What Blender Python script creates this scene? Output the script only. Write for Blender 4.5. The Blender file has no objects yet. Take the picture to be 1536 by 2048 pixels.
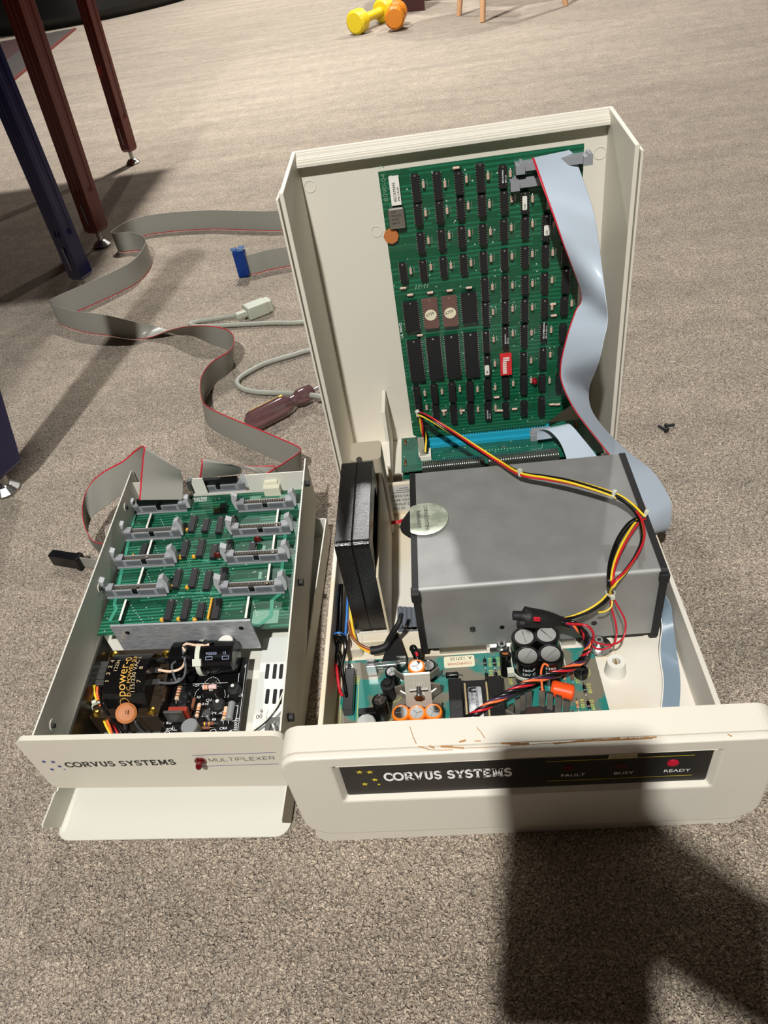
import bpy, bmesh, math, random
from mathutils import Vector, Matrix
random.seed(7)
PI = math.pi
scn = bpy.context.scene
COL = scn.collection
V3 = Vector

# ------------------------------------------------------------------ camera
F_PX = 1470.0; CX, CY = 768.0, 1024.0; CH = 0.58
def _ray(x, y): return V3((x-CX, -(y-CY), -F_PX)).normalized()
_up = -_ray(1066, 2660)
_d = _ray(796, -300); _d = (_d - _up*_d.dot(_up)).normalized()
_x = _d.cross(_up)
RM = Matrix((_x, _d, _up))                      # camera -> world rotation
cam_data = bpy.data.cameras.new('camera'); cam = bpy.data.objects.new('camera', cam_data)
COL.objects.link(cam); scn.camera = cam
cam_data.sensor_width = 36.0; cam_data.sensor_fit = 'AUTO'; cam_data.lens = F_PX/2048*36
cam_data.clip_start = 0.01; cam_data.clip_end = 60
cam.matrix_world = Matrix.Translation((0, 0, CH)) @ RM.to_4x4()

def P(px, py, z=0.0):                            # point of the photo on the level z
    w = RM @ _ray(px, py); t = (z-CH)/w.z
    return V3((0, 0, CH)) + w*t
def PY(px, py, Y):                               # point of the photo on the upright plane at depth Y
    w = RM @ _ray(px, py); t = Y/w.y
    return V3((0, 0, CH)) + w*t

# ------------------------------------------------------------------ world, lights, exposure
world = bpy.data.worlds.new('world'); scn.world = world; world.use_nodes = True
world.node_tree.nodes['Background'].inputs[0].default_value = (1,1,1,1)
world.node_tree.nodes['Background'].inputs[1].default_value = 0.02
scn.view_settings.view_transform = 'Standard'; scn.view_settings.look = 'None'
scn.view_settings.exposure = 0.0; scn.view_settings.gamma = 1.0
scn.view_settings.use_curve_mapping = False
def area(name, loc, target, size, power, col, spread=180):
    l = bpy.data.lights.new(name, 'AREA'); l.shape = 'DISK'; l.size = size; l.energy = power; l.color = col
    l.spread = math.radians(spread)
    o = bpy.data.objects.new(name, l); COL.objects.link(o); o.location = loc
    o.rotation_euler = (V3(target)-V3(loc)).to_track_quat('-Z', 'Y').to_euler()
    return o
WARM = (1.0, 0.985, 0.955)
area('ceiling_can_light_near', (-0.27, -1.02, 2.40), (0, 0.5, 0), 0.075, 92, WARM)
area('ceiling_can_light_middle', (-0.45, 2.95, 2.40), (-0.45, 2.90, 0), 0.12, 60, WARM, 125)
area('ceiling_can_light_far', (1.5, 5.2, 2.40), (1.45, 5.0, 0), 0.12, 90, WARM, 150)
area('ceiling_can_light_left', (-1.0, 5.6, 2.40), (-1.0, 5.5, 0), 0.12, 70, WARM, 140)

# ------------------------------------------------------------------ materials
def lin(c):
    return tuple(((v/255)/12.92 if v <= 10 else (((v/255)+0.055)/1.055)**2.4) for v in c)
_mats = {}
def mat(name, rgb, rough=0.5, metal=0.0, bump=0.0, bscale=400, var=0.0, vscale=20, coat=0.0, trans=0.0, spec=0.5, alpha=1.0, emit=None, es=0):
    if name in _mats: return _mats[name]
    m = bpy.data.materials.new(name); m.use_nodes = True; nt = m.node_tree; N = nt.nodes; L = nt.links
    b = N['Principled BSDF']; c = lin(rgb)
    b.inputs['Base Color'].default_value = (*c, 1); b.inputs['Roughness'].default_value = rough
    b.inputs['Metallic'].default_value = metal; b.inputs['Specular IOR Level'].default_value = spec
    b.inputs['Coat Weight'].default_value = coat; b.inputs['Transmission Weight'].default_value = trans
    b.inputs['Alpha'].default_value = alpha
    if emit: b.inputs['Emission Color'].default_value = (*lin(emit), 1); b.inputs['Emission Strength'].default_value = es
    if bump or var:
        tc = N.new('ShaderNodeTexCoord')
    if bump:
        n = N.new('ShaderNodeTexNoise'); n.inputs['Scale'].default_value = bscale; n.inputs['Detail'].default_value = 3
        bp = N.new('ShaderNodeBump'); bp.inputs['Strength'].default_value = bump; bp.inputs['Distance'].default_value = 0.001
        L.new(tc.outputs['Object'], n.inputs['Vector']); L.new(n.outputs['Fac'], bp.inputs['Height']); L.new(bp.outputs['Normal'], b.inputs['Normal'])
    if var:
        n = N.new('ShaderNodeTexNoise'); n.inputs['Scale'].default_value = vscale; n.inputs['Detail'].default_value = 5
        r = N.new('ShaderNodeMixRGB'); r.inputs[1].default_value = (*[v*(1-var) for v in c], 1); r.inputs[2].default_value = (*[min(1, v*(1+var)) for v in c], 1)
        L.new(tc.outputs['Object'], n.inputs['Vector']); L.new(n.outputs['Fac'], r.inputs[0]); L.new(r.outputs[0], b.inputs['Base Color'])
    _mats[name] = m; return m

def carpet_mat():
    m = bpy.data.materials.new('beige_cut_pile_carpet'); m.use_nodes = True; nt = m.node_tree; N = nt.nodes; L = nt.links
    b = N['Principled BSDF']; b.inputs['Roughness'].default_value = 0.9; b.inputs['Specular IOR Level'].default_value = 0.25
    b.inputs['Sheen Weight'].default_value = 0.25; b.inputs['Sheen Roughness'].default_value = 0.5
    tc = N.new('ShaderNodeTexCoord')
    n0 = N.new('ShaderNodeTexNoise'); n0.inputs['Scale'].default_value = 160; n0.inputs['Detail'].default_value = 2
    L.new(tc.outputs['Object'], n0.inputs['Vector'])
    mx = N.new('ShaderNodeVectorMath'); mx.operation = 'MULTIPLY_ADD'; mx.inputs[1].default_value = (0.006,)*3
    L.new(n0.outputs['Color'], mx.inputs[0]); L.new(tc.outputs['Object'], mx.inputs[2])
    v = N.new('ShaderNodeTexVoronoi'); v.inputs['Scale'].default_value = 460; L.new(mx.outputs[0], v.inputs['Vector'])
    n1 = N.new('ShaderNodeTexNoise'); n1.inputs['Scale'].default_value = 900; n1.inputs['Detail'].default_value = 2; L.new(mx.outputs[0], n1.inputs['Vector'])
    n2 = N.new('ShaderNodeTexNoise'); n2.inputs['Scale'].default_value = 26; n2.inputs['Detail'].default_value = 6; n2.inputs['Roughness'].default_value = 0.7
    L.new(tc.outputs['Object'], n2.inputs['Vector'])
    mp = N.new('ShaderNodeMapping'); mp.inputs['Scale'].default_value = (1.6, 7.0, 1); mp.inputs['Rotation'].default_value = (0, 0, 0.35)
    L.new(tc.outputs['Object'], mp.inputs['Vector'])
    n3 = N.new('ShaderNodeTexNoise'); n3.inputs['Scale'].default_value = 1.6; n3.inputs['Detail'].default_value = 5; n3.inputs['Roughness'].default_value = 0.65
    L.new(mp.outputs[0], n3.inputs['Vector'])
    cr = N.new('ShaderNodeValToRGB'); e = cr.color_ramp.elements
    e[0].position = 0.0; e[0].color = (*lin((243, 225, 201)), 1); e[1].position = 0.95; e[1].color = (*lin((136, 116, 96)), 1)
    L.new(v.outputs['Distance'], cr.inputs[0])
    def mixmul(a, fac_out, lo, hi):
        mr = N.new('ShaderNodeMapRange'); mr.inputs['From Min'].default_value = 0.3; mr.inputs['From Max'].default_value = 0.7
        mr.inputs['To Min'].default_value = lo; mr.inputs['To Max'].default_value = hi; L.new(fac_out, mr.inputs['Value'])
        k = N.new('ShaderNodeMixRGB'); k.blend_type = 'MULTIPLY'; k.inputs[0].default_value = 1
        L.new(a, k.inputs[1]); L.new(mr.outputs[0], k.inputs[2]); return k.outputs[0]
    c = mixmul(cr.outputs[0], n1.outputs['Fac'], 0.6, 1.3)
    c = mixmul(c, n2.outputs['Fac'], 0.80, 1.12)
    c = mixmul(c, n3.outputs['Fac'], 0.80, 1.16)
    L.new(c, b.inputs['Base Color'])
    ad = N.new('ShaderNodeMath'); ad.operation = 'MULTIPLY_ADD'; ad.inputs[1].default_value = -1.0
    L.new(v.outputs['Distance'], ad.inputs[0]); L.new(n1.outputs['Fac'], ad.inputs[2])
    bp = N.new('ShaderNodeBump'); bp.inputs['Strength'].default_value = 1.0; bp.inputs['Distance'].default_value = 0.0042
    L.new(ad.outputs[0], bp.inputs['Height'])
    bp2 = N.new('ShaderNodeBump'); bp2.inputs['Strength'].default_value = 0.6; bp2.inputs['Distance'].default_value = 0.01
    L.new(n2.outputs['Fac'], bp2.inputs['Height']); L.new(bp.outputs[0], bp2.inputs['Normal'])
    L.new(bp2.outputs[0], b.inputs['Normal'])
    return m

def pcb_mat(name, base, trace, axis_rot=0, scale=200, thr=0.62, big=0.5, rough=0.28, dots=True):
    """solder mask over copper tracks: fine lines in lanes, with blank lanes"""
    m = bpy.data.materials.new(name); m.use_nodes = True; nt = m.node_tree; N = nt.nodes; L = nt.links
    b = N['Principled BSDF']; b.inputs['Roughness'].default_value = rough; b.inputs['Coat Weight'].default_value = 0.3
    tc = N.new('ShaderNodeTexCoord'); mp = N.new('ShaderNodeMapping'); mp.inputs['Rotation'].default_value = (0, 0, axis_rot) if not isinstance(axis_rot, tuple) else axis_rot
    L.new(tc.outputs['Object'], mp.inputs['Vector'])
    w = N.new('ShaderNodeTexWave'); w.wave_type = 'BANDS'; w.bands_direction = 'Y'; w.inputs['Scale'].default_value = scale
    w.inputs['Distortion'].default_value = 0.0; L.new(mp.outputs[0], w.inputs['Vector'])
    g = N.new('ShaderNodeMath'); g.operation = 'GREATER_THAN'; g.inputs[1].default_value = thr; L.new(w.outputs['Fac'], g.inputs[0])
    br = N.new('ShaderNodeTexBrick'); br.inputs['Scale'].default_value = 1; br.inputs['Brick Width'].default_value = 0.031; br.inputs['Row Height'].default_value = 0.007
    br.inputs['Color1'].default_value = (0, 0, 0, 1); br.inputs['Color2'].default_value = (1, 1, 1, 1); br.inputs['Mortar'].default_value = (0.5, .5, .5, 1); br.inputs['Mortar Size'].default_value = 0.0003
    L.new(mp.outputs[0], br.inputs['Vector'])
    g2 = N.new('ShaderNodeMath'); g2.operation = 'GREATER_THAN'; g2.inputs[1].default_value = big; L.new(br.outputs['Color'], g2.inputs[0])
    mu = N.new('ShaderNodeMath'); mu.operation = 'MULTIPLY'; L.new(g.outputs[0], mu.inputs[0]); L.new(g2.outputs[0], mu.inputs[1])
    mx = N.new('ShaderNodeMixRGB'); mx.inputs[1].default_value = (*lin(base), 1); mx.inputs[2].default_value = (*lin(trace), 1)
    L.new(mu.outputs[0], mx.inputs[0]); out = mx.outputs[0]
    if dots:
        vo = N.new('ShaderNodeTexVoronoi'); vo.inputs['Scale'].default_value = 170; L.new(tc.outputs['Object'], vo.inputs['Vector'])
        l1 = N.new('ShaderNodeMath'); l1.operation = 'LESS_THAN'; l1.inputs[1].default_value = 0.13; L.new(vo.outputs['Distance'], l1.inputs[0])
        wn = N.new('ShaderNodeSeparateColor'); L.new(vo.outputs['Color'], wn.inputs[0])
        l2 = N.new('ShaderNodeMath'); l2.operation = 'GREATER_THAN'; l2.inputs[1].default_value = 0.55; L.new(wn.outputs[0], l2.inputs[0])
        m2 = N.new('ShaderNodeMath'); m2.operation = 'MULTIPLY'; L.new(l1.outputs[0], m2.inputs[0]); L.new(l2.outputs[0], m2.inputs[1])
        mm = N.new('ShaderNodeMixRGB'); mm.inputs[2].default_value = (*lin((170, 190, 175)), 1); L.new(m2.outputs[0], mm.inputs[0]); L.new(out, mm.inputs[1]); out = mm.outputs[0]
    L.new(out, b.inputs['Base Color'])
    return m
def mottled(name, c1, c2, scale, lo=0.45, hi=0.55, rough=0.4, metal=0, stretch=(1, 1, 1), coat=0):
    m = bpy.data.materials.new(name); m.use_nodes = True; nt = m.node_tree; N = nt.nodes; L = nt.links
    b = N['Principled BSDF']; b.inputs['Roughness'].default_value = rough; b.inputs['Metallic'].default_value = metal; b.inputs['Coat Weight'].default_value = coat
    tc = N.new('ShaderNodeTexCoord'); mp = N.new('ShaderNodeMapping'); mp.inputs['Scale'].default_value = stretch
    n = N.new('ShaderNodeTexNoise'); n.inputs['Scale'].default_value = scale; n.inputs['Detail'].default_value = 4
    cr = N.new('ShaderNodeValToRGB'); e = cr.color_ramp.elements
    e[0].position = lo; e[0].color = (*lin(c1), 1); e[1].position = hi; e[1].color = (*lin(c2), 1)
    L.new(tc.outputs['Object'], mp.inputs[0]); L.new(mp.outputs[0], n.inputs['Vector']); L.new(n.outputs['Fac'], cr.inputs[0]); L.new(cr.outputs[0], b.inputs['Base Color'])
    return m

CREAM = mat('cream_abs_plastic', (218, 212, 198), 0.5, bump=0.12, bscale=1500, var=0.03, vscale=14)
BASEIN = mottled('cream_plastic_yellowed', (216, 202, 170), (222, 216, 204), 9, 0.38, 0.58, 0.5)
MUXW = mat('cream_painted_steel', (214, 212, 200), 0.42, var=0.02, vscale=9)
MUXF = mat('cream_face_plate', (214, 208, 192), 0.45, var=0.02, vscale=12)
DARKP = mat('black_plastic', (14, 14, 15), 0.28)
FANB = mat('black_fan_enamel', (12, 12, 13), 0.22, bump=0.25, bscale=900)
MATTEB = mat('matte_black_plastic', (22, 22, 23), 0.6)
LABELB = mat('charcoal_label_film', (36, 36, 34), 0.35)
SILV = mat('tinned_metal', (200, 200, 198), 0.25, 1.0)
STEEL = mat('zinc_steel', (176, 176, 172), 0.32, 1.0)
FIN = mat('nickel_fin_metal', (170, 166, 154), 0.35, 0.7)
ALU = mottled('dull_aluminium_sheet', (156, 156, 154), (168, 168, 166), 40, 0.3, 0.7, 0.6, 0.6)
BRUSH = mottled('brushed_aluminium', (140, 142, 146), (205, 207, 210), 60, 0.35, 0.65, 0.4, 0.45, (1, 40, 40))
PCBG = pcb_mat('green_controller_board', (10, 78, 50), (24, 104, 72), (PI/2, 0, 0), 70, 0.6, 0.4, rough=0.35)
PCBM = pcb_mat('green_multiplexer_board', (14, 70, 48), (40, 118, 90), 0, 75, 0.55, 0.45, rough=0.3)
PCBB = pcb_mat('teal_backplane_board', (18, 84, 66), (34, 112, 92), 0, 90, 0.6, 0.5)
PCBE = mat('board_edge_glass_fibre', (96, 134, 96), 0.5)
PCBP = mottled('teal_power_board_tracks', (118, 112, 96), (38, 122, 112), 22, 0.47, 0.52, 0.3, 0, (1, 1.6, 1), 0.2)
PCBK = mat('black_solder_mask_board', (10, 10, 11), 0.35)
ICB = mat('chip_epoxy', (22, 22, 24), 0.55)
ICG = mat('chip_epoxy_grey', (58, 58, 58), 0.5)
BROWN = mat('brown_ceramic_chip', (104, 76, 68), 0.45)
WHITE = mat('white_label', (226, 224, 214), 0.6)
WPLAS = mat('white_nylon', (222, 220, 205), 0.4)
PAPER = mat('sticker_cream', (224, 216, 186), 0.7)
GREYC = mat('grey_header_plastic', (140, 142, 146), 0.45)
GREYD = mat('grey_header_recess', (96, 98, 102), 0.5)
GOLD = mat('gold_pin', (190, 160, 90), 0.3, 1.0)
TEAL = mat('turquoise_edge_connector', (28, 150, 176), 0.4)
RIBG = mat('grey_ribbon_pvc', (146, 145, 136), 0.36)
RIBB = mat('pale_blue_grey_ribbon_pvc', (184, 196, 208), 0.38)
RIBR = mat('red_stripe_pvc', (196, 44, 58), 0.4)
RED = mat('red_wire_pvc', (190, 32, 44), 0.3); YEL = mat('yellow_wire_pvc', (236, 200, 48), 0.3)
BLK = mat('black_wire_pvc', (12, 12, 12), 0.25); ORG = mat('orange_wire_pvc', (236, 112, 60), 0.3)
BRN = mat('brown_wire_pvc', (134, 78, 34), 0.35); BLU = mat('blue_wire_pvc', (36, 110, 190), 0.3); PUR = mat('purple_wire_pvc', (60, 40, 70), 0.3)
PEACH = mat('peach_wire_pvc', (232, 196, 168), 0.35); DGREY = mat('grey_wire_pvc', (80, 82, 86), 0.35)
ORC = mat('orange_capacitor_sleeve', (238, 126, 34), 0.35); FILM = mat('orange_film_capacitor', (240, 84, 28), 0.3)
TANT = mat('yellow_tantalum_bead', (214, 160, 50), 0.35); CER = mat('tan_ceramic_disc', (180, 110, 58), 0.5)
MAROON = mat('maroon_capacitor', (84, 16, 14), 0.25); REDS = mat('red_switch_plastic', (206, 44, 50), 0.4)
REDL = mat('red_led_lens', (150, 8, 30), 0.15, trans=0.3)
YINK = mat('yellow_ink', (226, 204, 52), 0.5); WINK = mat('white_ink', (250, 250, 248), 0.5); BINK = mat('blue_ink', (36, 50, 140), 0.5)
KINK = mat('black_ink', (30, 30, 30), 0.5); RINK = mat('red_ink', (170, 50, 50), 0.5); GINK = mat('gold_ink', (206, 158, 70), 0.5)
GLASS = mat('clear_glass', (235, 240, 240), 0.03, trans=0.95)
TIE = mat('natural_nylon_tie', (204, 206, 190), 0.4)
LAMC = mat('lacquered_transformer_iron', (58, 46, 34), 0.3, 0.3, var=0.35, vscale=60, coat=0.5)
BRASS = mat('brass', (196, 160, 70), 0.25, 1.0)
RUST = mat('brown_rust_mark', (168, 122, 72), 0.8)
CORD = mat('grey_power_cord_rubber', (150, 152, 140), 0.45)

# ------------------------------------------------------------------ mesh builder
ORG_AT = {}
class MB:
    def __init__(s, T=None): s.v = []; s.f = []; s.mi = []; s.sm = []; s.T = T
    def _add(s, vs, fs, m=0, sm=False):
        o = len(s.v)
        s.v += [(s.T @ V3(p)) if s.T else V3(p) for p in vs]
        s.f += [[i+o for i in f] for f in fs]; s.mi += [m]*len(fs); s.sm += [sm]*len(fs); return s
    def box(s, x0, x1, y0, y1, z0, z1, m=0):
        return s._add([(x0,y0,z0),(x1,y0,z0),(x1,y1,z0),(x0,y1,z0),(x0,y0,z1),(x1,y0,z1),(x1,y1,z1),(x0,y1,z1)],
                      [(0,3,2,1),(4,5,6,7),(0,1,5,4),(1,2,6,5),(2,3,7,6),(3,0,4,7)], m)
    def obox(s, c, ax, ay, az, m=0):            # half-axis vectors
        c, ax, ay, az = map(V3, (c, ax, ay, az)); vs = []
        for k in (-1, 1):
            for (i, j) in ((-1,-1),(1,-1),(1,1),(-1,1)): vs.append(c+ax*i+ay*j+az*k)
        return s._add(vs, [(0,3,2,1),(4,5,6,7),(0,1,5,4),(1,2,6,5),(2,3,7,6),(3,0,4,7)], m)
    def cyl(s, p0, p1, r0, r1=None, n=20, m=0, caps=True, mc=None):
        p0, p1 = V3(p0), V3(p1); r1 = r0 if r1 is None else r1; d = (p1-p0).normalized()
        a = d.orthogonal().normalized(); b = d.cross(a); vs = []
        for p, r in ((p0, r0), (p1, r1)):
            for i in range(n):
                t = 2*PI*i/n; vs.append(p + a*math.cos(t)*r + b*math.sin(t)*r)
        s._add(vs, [(i, (i+1) % n, n+(i+1) % n, n+i) for i in range(n)], m, True)
        if caps:
            s._add(vs[:n], [tuple(reversed(range(n)))], m); s._add(vs[n:], [tuple(range(n))], m if mc is None else mc)
        return s
    def lathe(s, c, d, prof, n=28, m=0, mf=None):      # prof: (radius, height, [mat])
        c, d = V3(c), V3(d).normalized(); a = d.orthogonal().normalized(); b = d.cross(a)
        for k in range(len(prof)-1):
            (r0, h0), (r1, h1) = prof[k][:2], prof[k+1][:2]; mm = prof[k][2] if len(prof[k]) > 2 else m
            vs = []
            for r, h in ((r0, h0), (r1, h1)):
                for i in range(n):
                    t = 2*PI*i/n; vs.append(c + d*h + a*math.cos(t)*r + b*math.sin(t)*r)
            s._add(vs, [(i, (i+1) % n, n+(i+1) % n, n+i) for i in range(n)], mm, abs(h1-h0) > 1e-6 and abs(r1-r0) < 0.004)
        return s
    def tube(s, pts, r, n=8, m=0, smooth=4, mm=None):
        pts = [V3(p) for p in pts]
        if smooth and len(pts) > 2: pts = catmull(pts, smooth)
        rings = []; t0 = (pts[1]-pts[0]).normalized(); a = t0.orthogonal().normalized()
        for i, p in enumerate(pts):
            t = (pts[min(i+1, len(pts)-1)]-pts[max(i-1, 0)]).normalized()
            a = (a - t*a.dot(t)).normalized(); b = t.cross(a)
            rr = r(i/(len(pts)-1)) if callable(r) else r
            rings.append([p + a*math.cos(2*PI*k/n)*rr + b*math.sin(2*PI*k/n)*rr for k in range(n)])
        vs = [q for g in rings for q in g]; fs = []
        for i in range(len(rings)-1):
            for k in range(n): fs.append((i*n+k, i*n+(k+1) % n, (i+1)*n+(k+1) % n, (i+1)*n+k))
        s._add(vs, fs, m, True); s._add(rings[0], [tuple(reversed(range(n)))], m); s._add(rings[-1], [tuple(range(n))], m)
        return s
    def prism(s, poly, fn, lo, hi, m=0, mtop=None, sm=False):         # poly of (u,v); fn(u,v,h)->3D
        n = len(poly); vs = [fn(u, v, lo) for u, v in poly]+[fn(u, v, hi) for u, v in poly]
        s._add(vs, [(i, (i+1) % n, n+(i+1) % n, n+i) for i in range(n)], m, sm)
        s._add(vs[:n], [tuple(reversed(range(n)))], m); s._add(vs[n:], [tuple(range(n))], m if mtop is None else mtop)
        return s
    def ring(s, outer, inner, fn, lo, hi, m=0, sides=True):           # plate with a hole, outer/inner same count
        n = len(outer); vs = []
        for h in (lo, hi):
            vs += [fn(u, v, h) for u, v in outer]+[fn(u, v, h) for u, v in inner]
        fs = []
        for i in range(n):
            j = (i+1) % n
            fs += [(i, n+i, n+j, j), (2*n+i, 2*n+j, 3*n+j, 3*n+i)]
            if sides: fs += [(i, j, 2*n+j, 2*n+i), (n+i, 3*n+i, 3*n+j, n+j)]
        return s._add(vs, fs, m)
    def sph(s, c, r, n=14, sc=(1, 1, 1), m=0):
        c = V3(c); vs = []; fs = []; k = n//2
        for i in range(k+1):
            th = PI*i/k
            for j in range(n):
                ph = 2*PI*j/n; vs.append(c+V3((math.sin(th)*math.cos(ph)*r*sc[0], math.sin(th)*math.sin(ph)*r*sc[1], math.cos(th)*r*sc[2])))
        for i in range(k):
            for j in range(n): fs.append((i*n+j, (i+1)*n+j, (i+1)*n+(j+1) % n, i*n+(j+1) % n))
        return s._add(vs, fs, m, True)
    def build(s, name, mats, parent=None, at=None, bevel=0, seg=2, **props):
        """verts are world coordinates (or local to 'at')"""
        if not isinstance(mats, (list, tuple)): mats = [mats]
        base = V3(at) if at is not None else None
        root = ORG_AT.get(parent.name, V3((0, 0, 0))) if parent else V3((0, 0, 0))
        me = bpy.data.meshes.new(name)
        if base is None:
            if parent: sh = root; loc = V3((0, 0, 0)); mine = root
            else:
                xs = [p.x for p in s.v]; ys = [p.y for p in s.v]; zs = [p.z for p in s.v]
                sh = V3(((min(xs)+max(xs))/2, (min(ys)+max(ys))/2, min(zs))); loc = sh; mine = sh
            vs = [p-sh for p in s.v]
        else: vs = s.v; loc = base-root; mine = base
        me.from_pydata([tuple(p) for p in vs], [], s.f)
        for m in mats: me.materials.append(m)
        me.polygons.foreach_set('material_index', s.mi); me.polygons.foreach_set('use_smooth', s.sm)
        bm = bmesh.new(); bm.from_mesh(me); bmesh.ops.recalc_face_normals(bm, faces=bm.faces[:]); bm.to_mesh(me); bm.free()
        me.update()
        o = bpy.data.objects.new(name, me); COL.objects.link(o); o.location = loc
        if parent: o.parent = parent
        ORG_AT[o.name] = mine
        if bevel:
            b = o.modifiers.new('bevel', 'BEVEL'); b.width = bevel; b.segments = seg; b.limit_method = 'ANGLE'; b.angle_limit = math.radians(40)
        for k, v in props.items(): o[k] = v
        return o
def catmull(p, n):
    out = []; q = [2*p[0]-p[1]]+list(p)+[2*p[-1]-p[-2]]
    for i in range(1, len(q)-2):
        a, b, c, d = q[i-1], q[i], q[i+1], q[i+2]
        for k in range(n):
            t = k/n; out.append(0.5*((2*b)+(c-a)*t+(2*a-5*b+4*c-d)*t*t+(3*b-a-3*c+d)*t**3))
    out.append(q[-2]); return out
def thing(name, label, cat, loc, group=None):
    o = bpy.data.objects.new(name, None); COL.objects.link(o); o.location = loc; o.empty_display_size = 0.02
    o['label'] = label; o['category'] = cat
    if group: o['group'] = group
    ORG_AT[o.name] = V3(loc); return o
def tag(o, label, cat, group=None):
    o['label'] = label; o['category'] = cat
    if group: o['group'] = group
    return o
def rep(o, parent, delta, kids=True):               # copy of a part (and its sub-parts), moved by delta in the world
    c = o.copy(); COL.objects.link(c); c.parent = parent
    root = ORG_AT[parent.name]; oroot = ORG_AT[o.parent.name]
    c.location = o.location + V3(delta) + (oroot-root); ORG_AT[c.name] = ORG_AT[o.name]+V3(delta)
    if kids:
        for ch in list(o.children):
            d = ch.copy(); COL.objects.link(d); d.parent = c; ORG_AT[d.name] = ORG_AT[ch.name]+V3(delta)
    return c
def rrect(x0, x1, y0, y1, r, n=6):                  # rounded rectangle, ccw
    if not isinstance(r, (list, tuple)): r = (r,)*4
    out = []
    for (cx, cy, a, rr) in ((x1-r[0], y0+r[0], -PI/2, r[0]), (x1-r[1], y1-r[1], 0, r[1]), (x0+r[2], y1-r[2], PI/2, r[2]), (x0+r[3], y0+r[3], PI, r[3])):
        for i in range(n+1):
            t = a+PI/2*i/n; out.append((cx+math.cos(t)*rr, cy+math.sin(t)*rr))
    return out

# ---- lettering: a stroke alphabet and the built-in font
def arc(cx, cy, rx, ry, a0, a1, n=12): return [(cx+rx*math.cos(math.radians(a0+(a1-a0)*i/n)), cy+ry*math.sin(math.radians(a0+(a1-a0)*i/n))) for i in range(n+1)]
SER = {   # slab-serif capitals: width, thick strokes, thin (serif) strokes
 'C': (0.86, [arc(.5, .5, .42, .44, 48, 312, 18)], [[(.78, .68), (.84, .96)], [(.78, .30), (.86, .12)]]),
 'O': (0.98, [arc(.49, .5, .43, .44, 0, 360, 24)], []),
 'R': (0.92, [[(.2, .02), (.2, .98)], arc(.48, .72, .26, .24, -90, 90, 10), [(.42, .48), (.82, .04)]], [[(.05, .95), (.5, .95)], [(.2, .48), (.5, .48)], [(.05, .04), (.36, .04)], [(.7, .04), (.95, .04)]]),
 'V': (0.92, [[(.14, .96), (.46, .04)], [(.46, .04), (.78, .96)]], [[(.0, .95), (.3, .95)], [(.62, .95), (.92, .95)]]),
 'U': (0.90, [[(.2, .96), (.2, .34)]+arc(.46, .32, .26, .26, 180, 360, 10)+[(.72, .96)]], [[(.04, .95), (.36, .95)], [(.58, .95), (.86, .95)]]),
 'S': (0.74, [arc(.37, .72, .25, .22, 30, 270, 12)+arc(.37, .27, .27, .23, 90, -150, 12)], [[(.58, .74), (.62, .96)], [(.1, .28), (.08, .04)]]),
 'Y': (0.86, [[(.12, .96), (.43, .46)], [(.74, .96), (.43, .46)], [(.43, .5), (.43, .04)]], [[(.0, .95), (.28, .95)], [(.6, .95), (.88, .95)], [(.26, .04), (.6, .04)]]),
 'T': (0.84, [[(.42, .95), (.42, .04)], [(.05, .93), (.79, .93)]], [[(.06, .96), (.04, .72)], [(.78, .96), (.8, .72)], [(.25, .04), (.59, .04)]]),
 'E': (0.82, [[(.2, .02), (.2, .98)], [(.08, .93), (.72, .93)], [(.08, .07), (.74, .07)], [(.2, .5), (.58, .5)]], [[(.7, .98), (.72, .74)], [(.72, .02), (.76, .28)], [(.58, .4), (.58, .6)]]),
 'M': (1.12, [[(.2, .04), (.24, .96)], [(.24, .96), (.56, .12)], [(.56, .12), (.88, .96)], [(.88, .96), (.92, .04)]], [[(.04, .95), (.34, .95)], [(.78, .95), (1.08, .95)], [(.04, .04), (.36, .04)], [(.76, .04), (1.08, .04)]]),
 ' ': (0.42, [], [])}
THIN = {
 'M': (1.3, [[(.1, 0), (.1, 1), (.65, .05), (1.2, 1), (1.2, 0)]]), 'U': (1.15, [[(.1, 1), (.1, .2), (.25, 0), (.9, 0), (1.05, .2), (1.05, 1)]]),
 'L': (1.0, [[(.1, 1), (.1, 0), (.95, 0)]]), 'T': (1.05, [[(.05, 1), (1, 1)], [(.52, 1), (.52, 0)]]), 'I': (.3, [[(.15, 0), (.15, 1)]]),
 'P': (1.1, [[(.1, 0), (.1, 1), (.9, 1), (1.02, .85), (1.02, .6), (.9, .45), (.1, .45)]]), 'E': (1.05, [[(1, 1), (.1, 1), (.1, 0), (1, 0)], [(.1, .5), (.85, .5)]]),
 'X': (1.2, [[(.1, 0), (1.1, 1)], [(.1, 1), (1.1, 0)]]), 'R': (1.15, [[(.1, 0), (.1, 1), (.9, 1), (1.02, .85), (1.02, .6), (.9, .45), (.1, .45)], [(.7, .45), (1.05, 0)]])}
def stroke(mb, pts, w, fn):
    P2 = [V3((x, y, 0)) for x, y in pts]; closed = (P2[0]-P2[-1]).length < 1e-6
    L_, R_ = [], []; n = len(P2)
    for i, p in enumerate(P2):
        a = P2[i-1] if i > 0 else (P2[-2] if closed else p); b = P2[i+1] if i < n-1 else (P2[1] if closed else p)
        t1 = (p-a); t2 = (b-p); t1 = t1.normalized() if t1.length > 1e-9 else t2.normalized(); t2 = t2.normalized() if t2.length > 1e-9 else t1
        t = (t1+t2).normalized(); nrm = V3((-t.y, t.x, 0)); k = w/2/max(0.35, nrm.dot(V3((-t1.y, t1.x, 0))))
        L_.append(p+nrm*k); R_.append(p-nrm*k)
    for i in range(n-1):
        mb._add([fn(q.x, q.y) for q in (L_[i], R_[i], R_[i+1], L_[i+1])], [(0, 1, 2, 3)])
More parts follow.
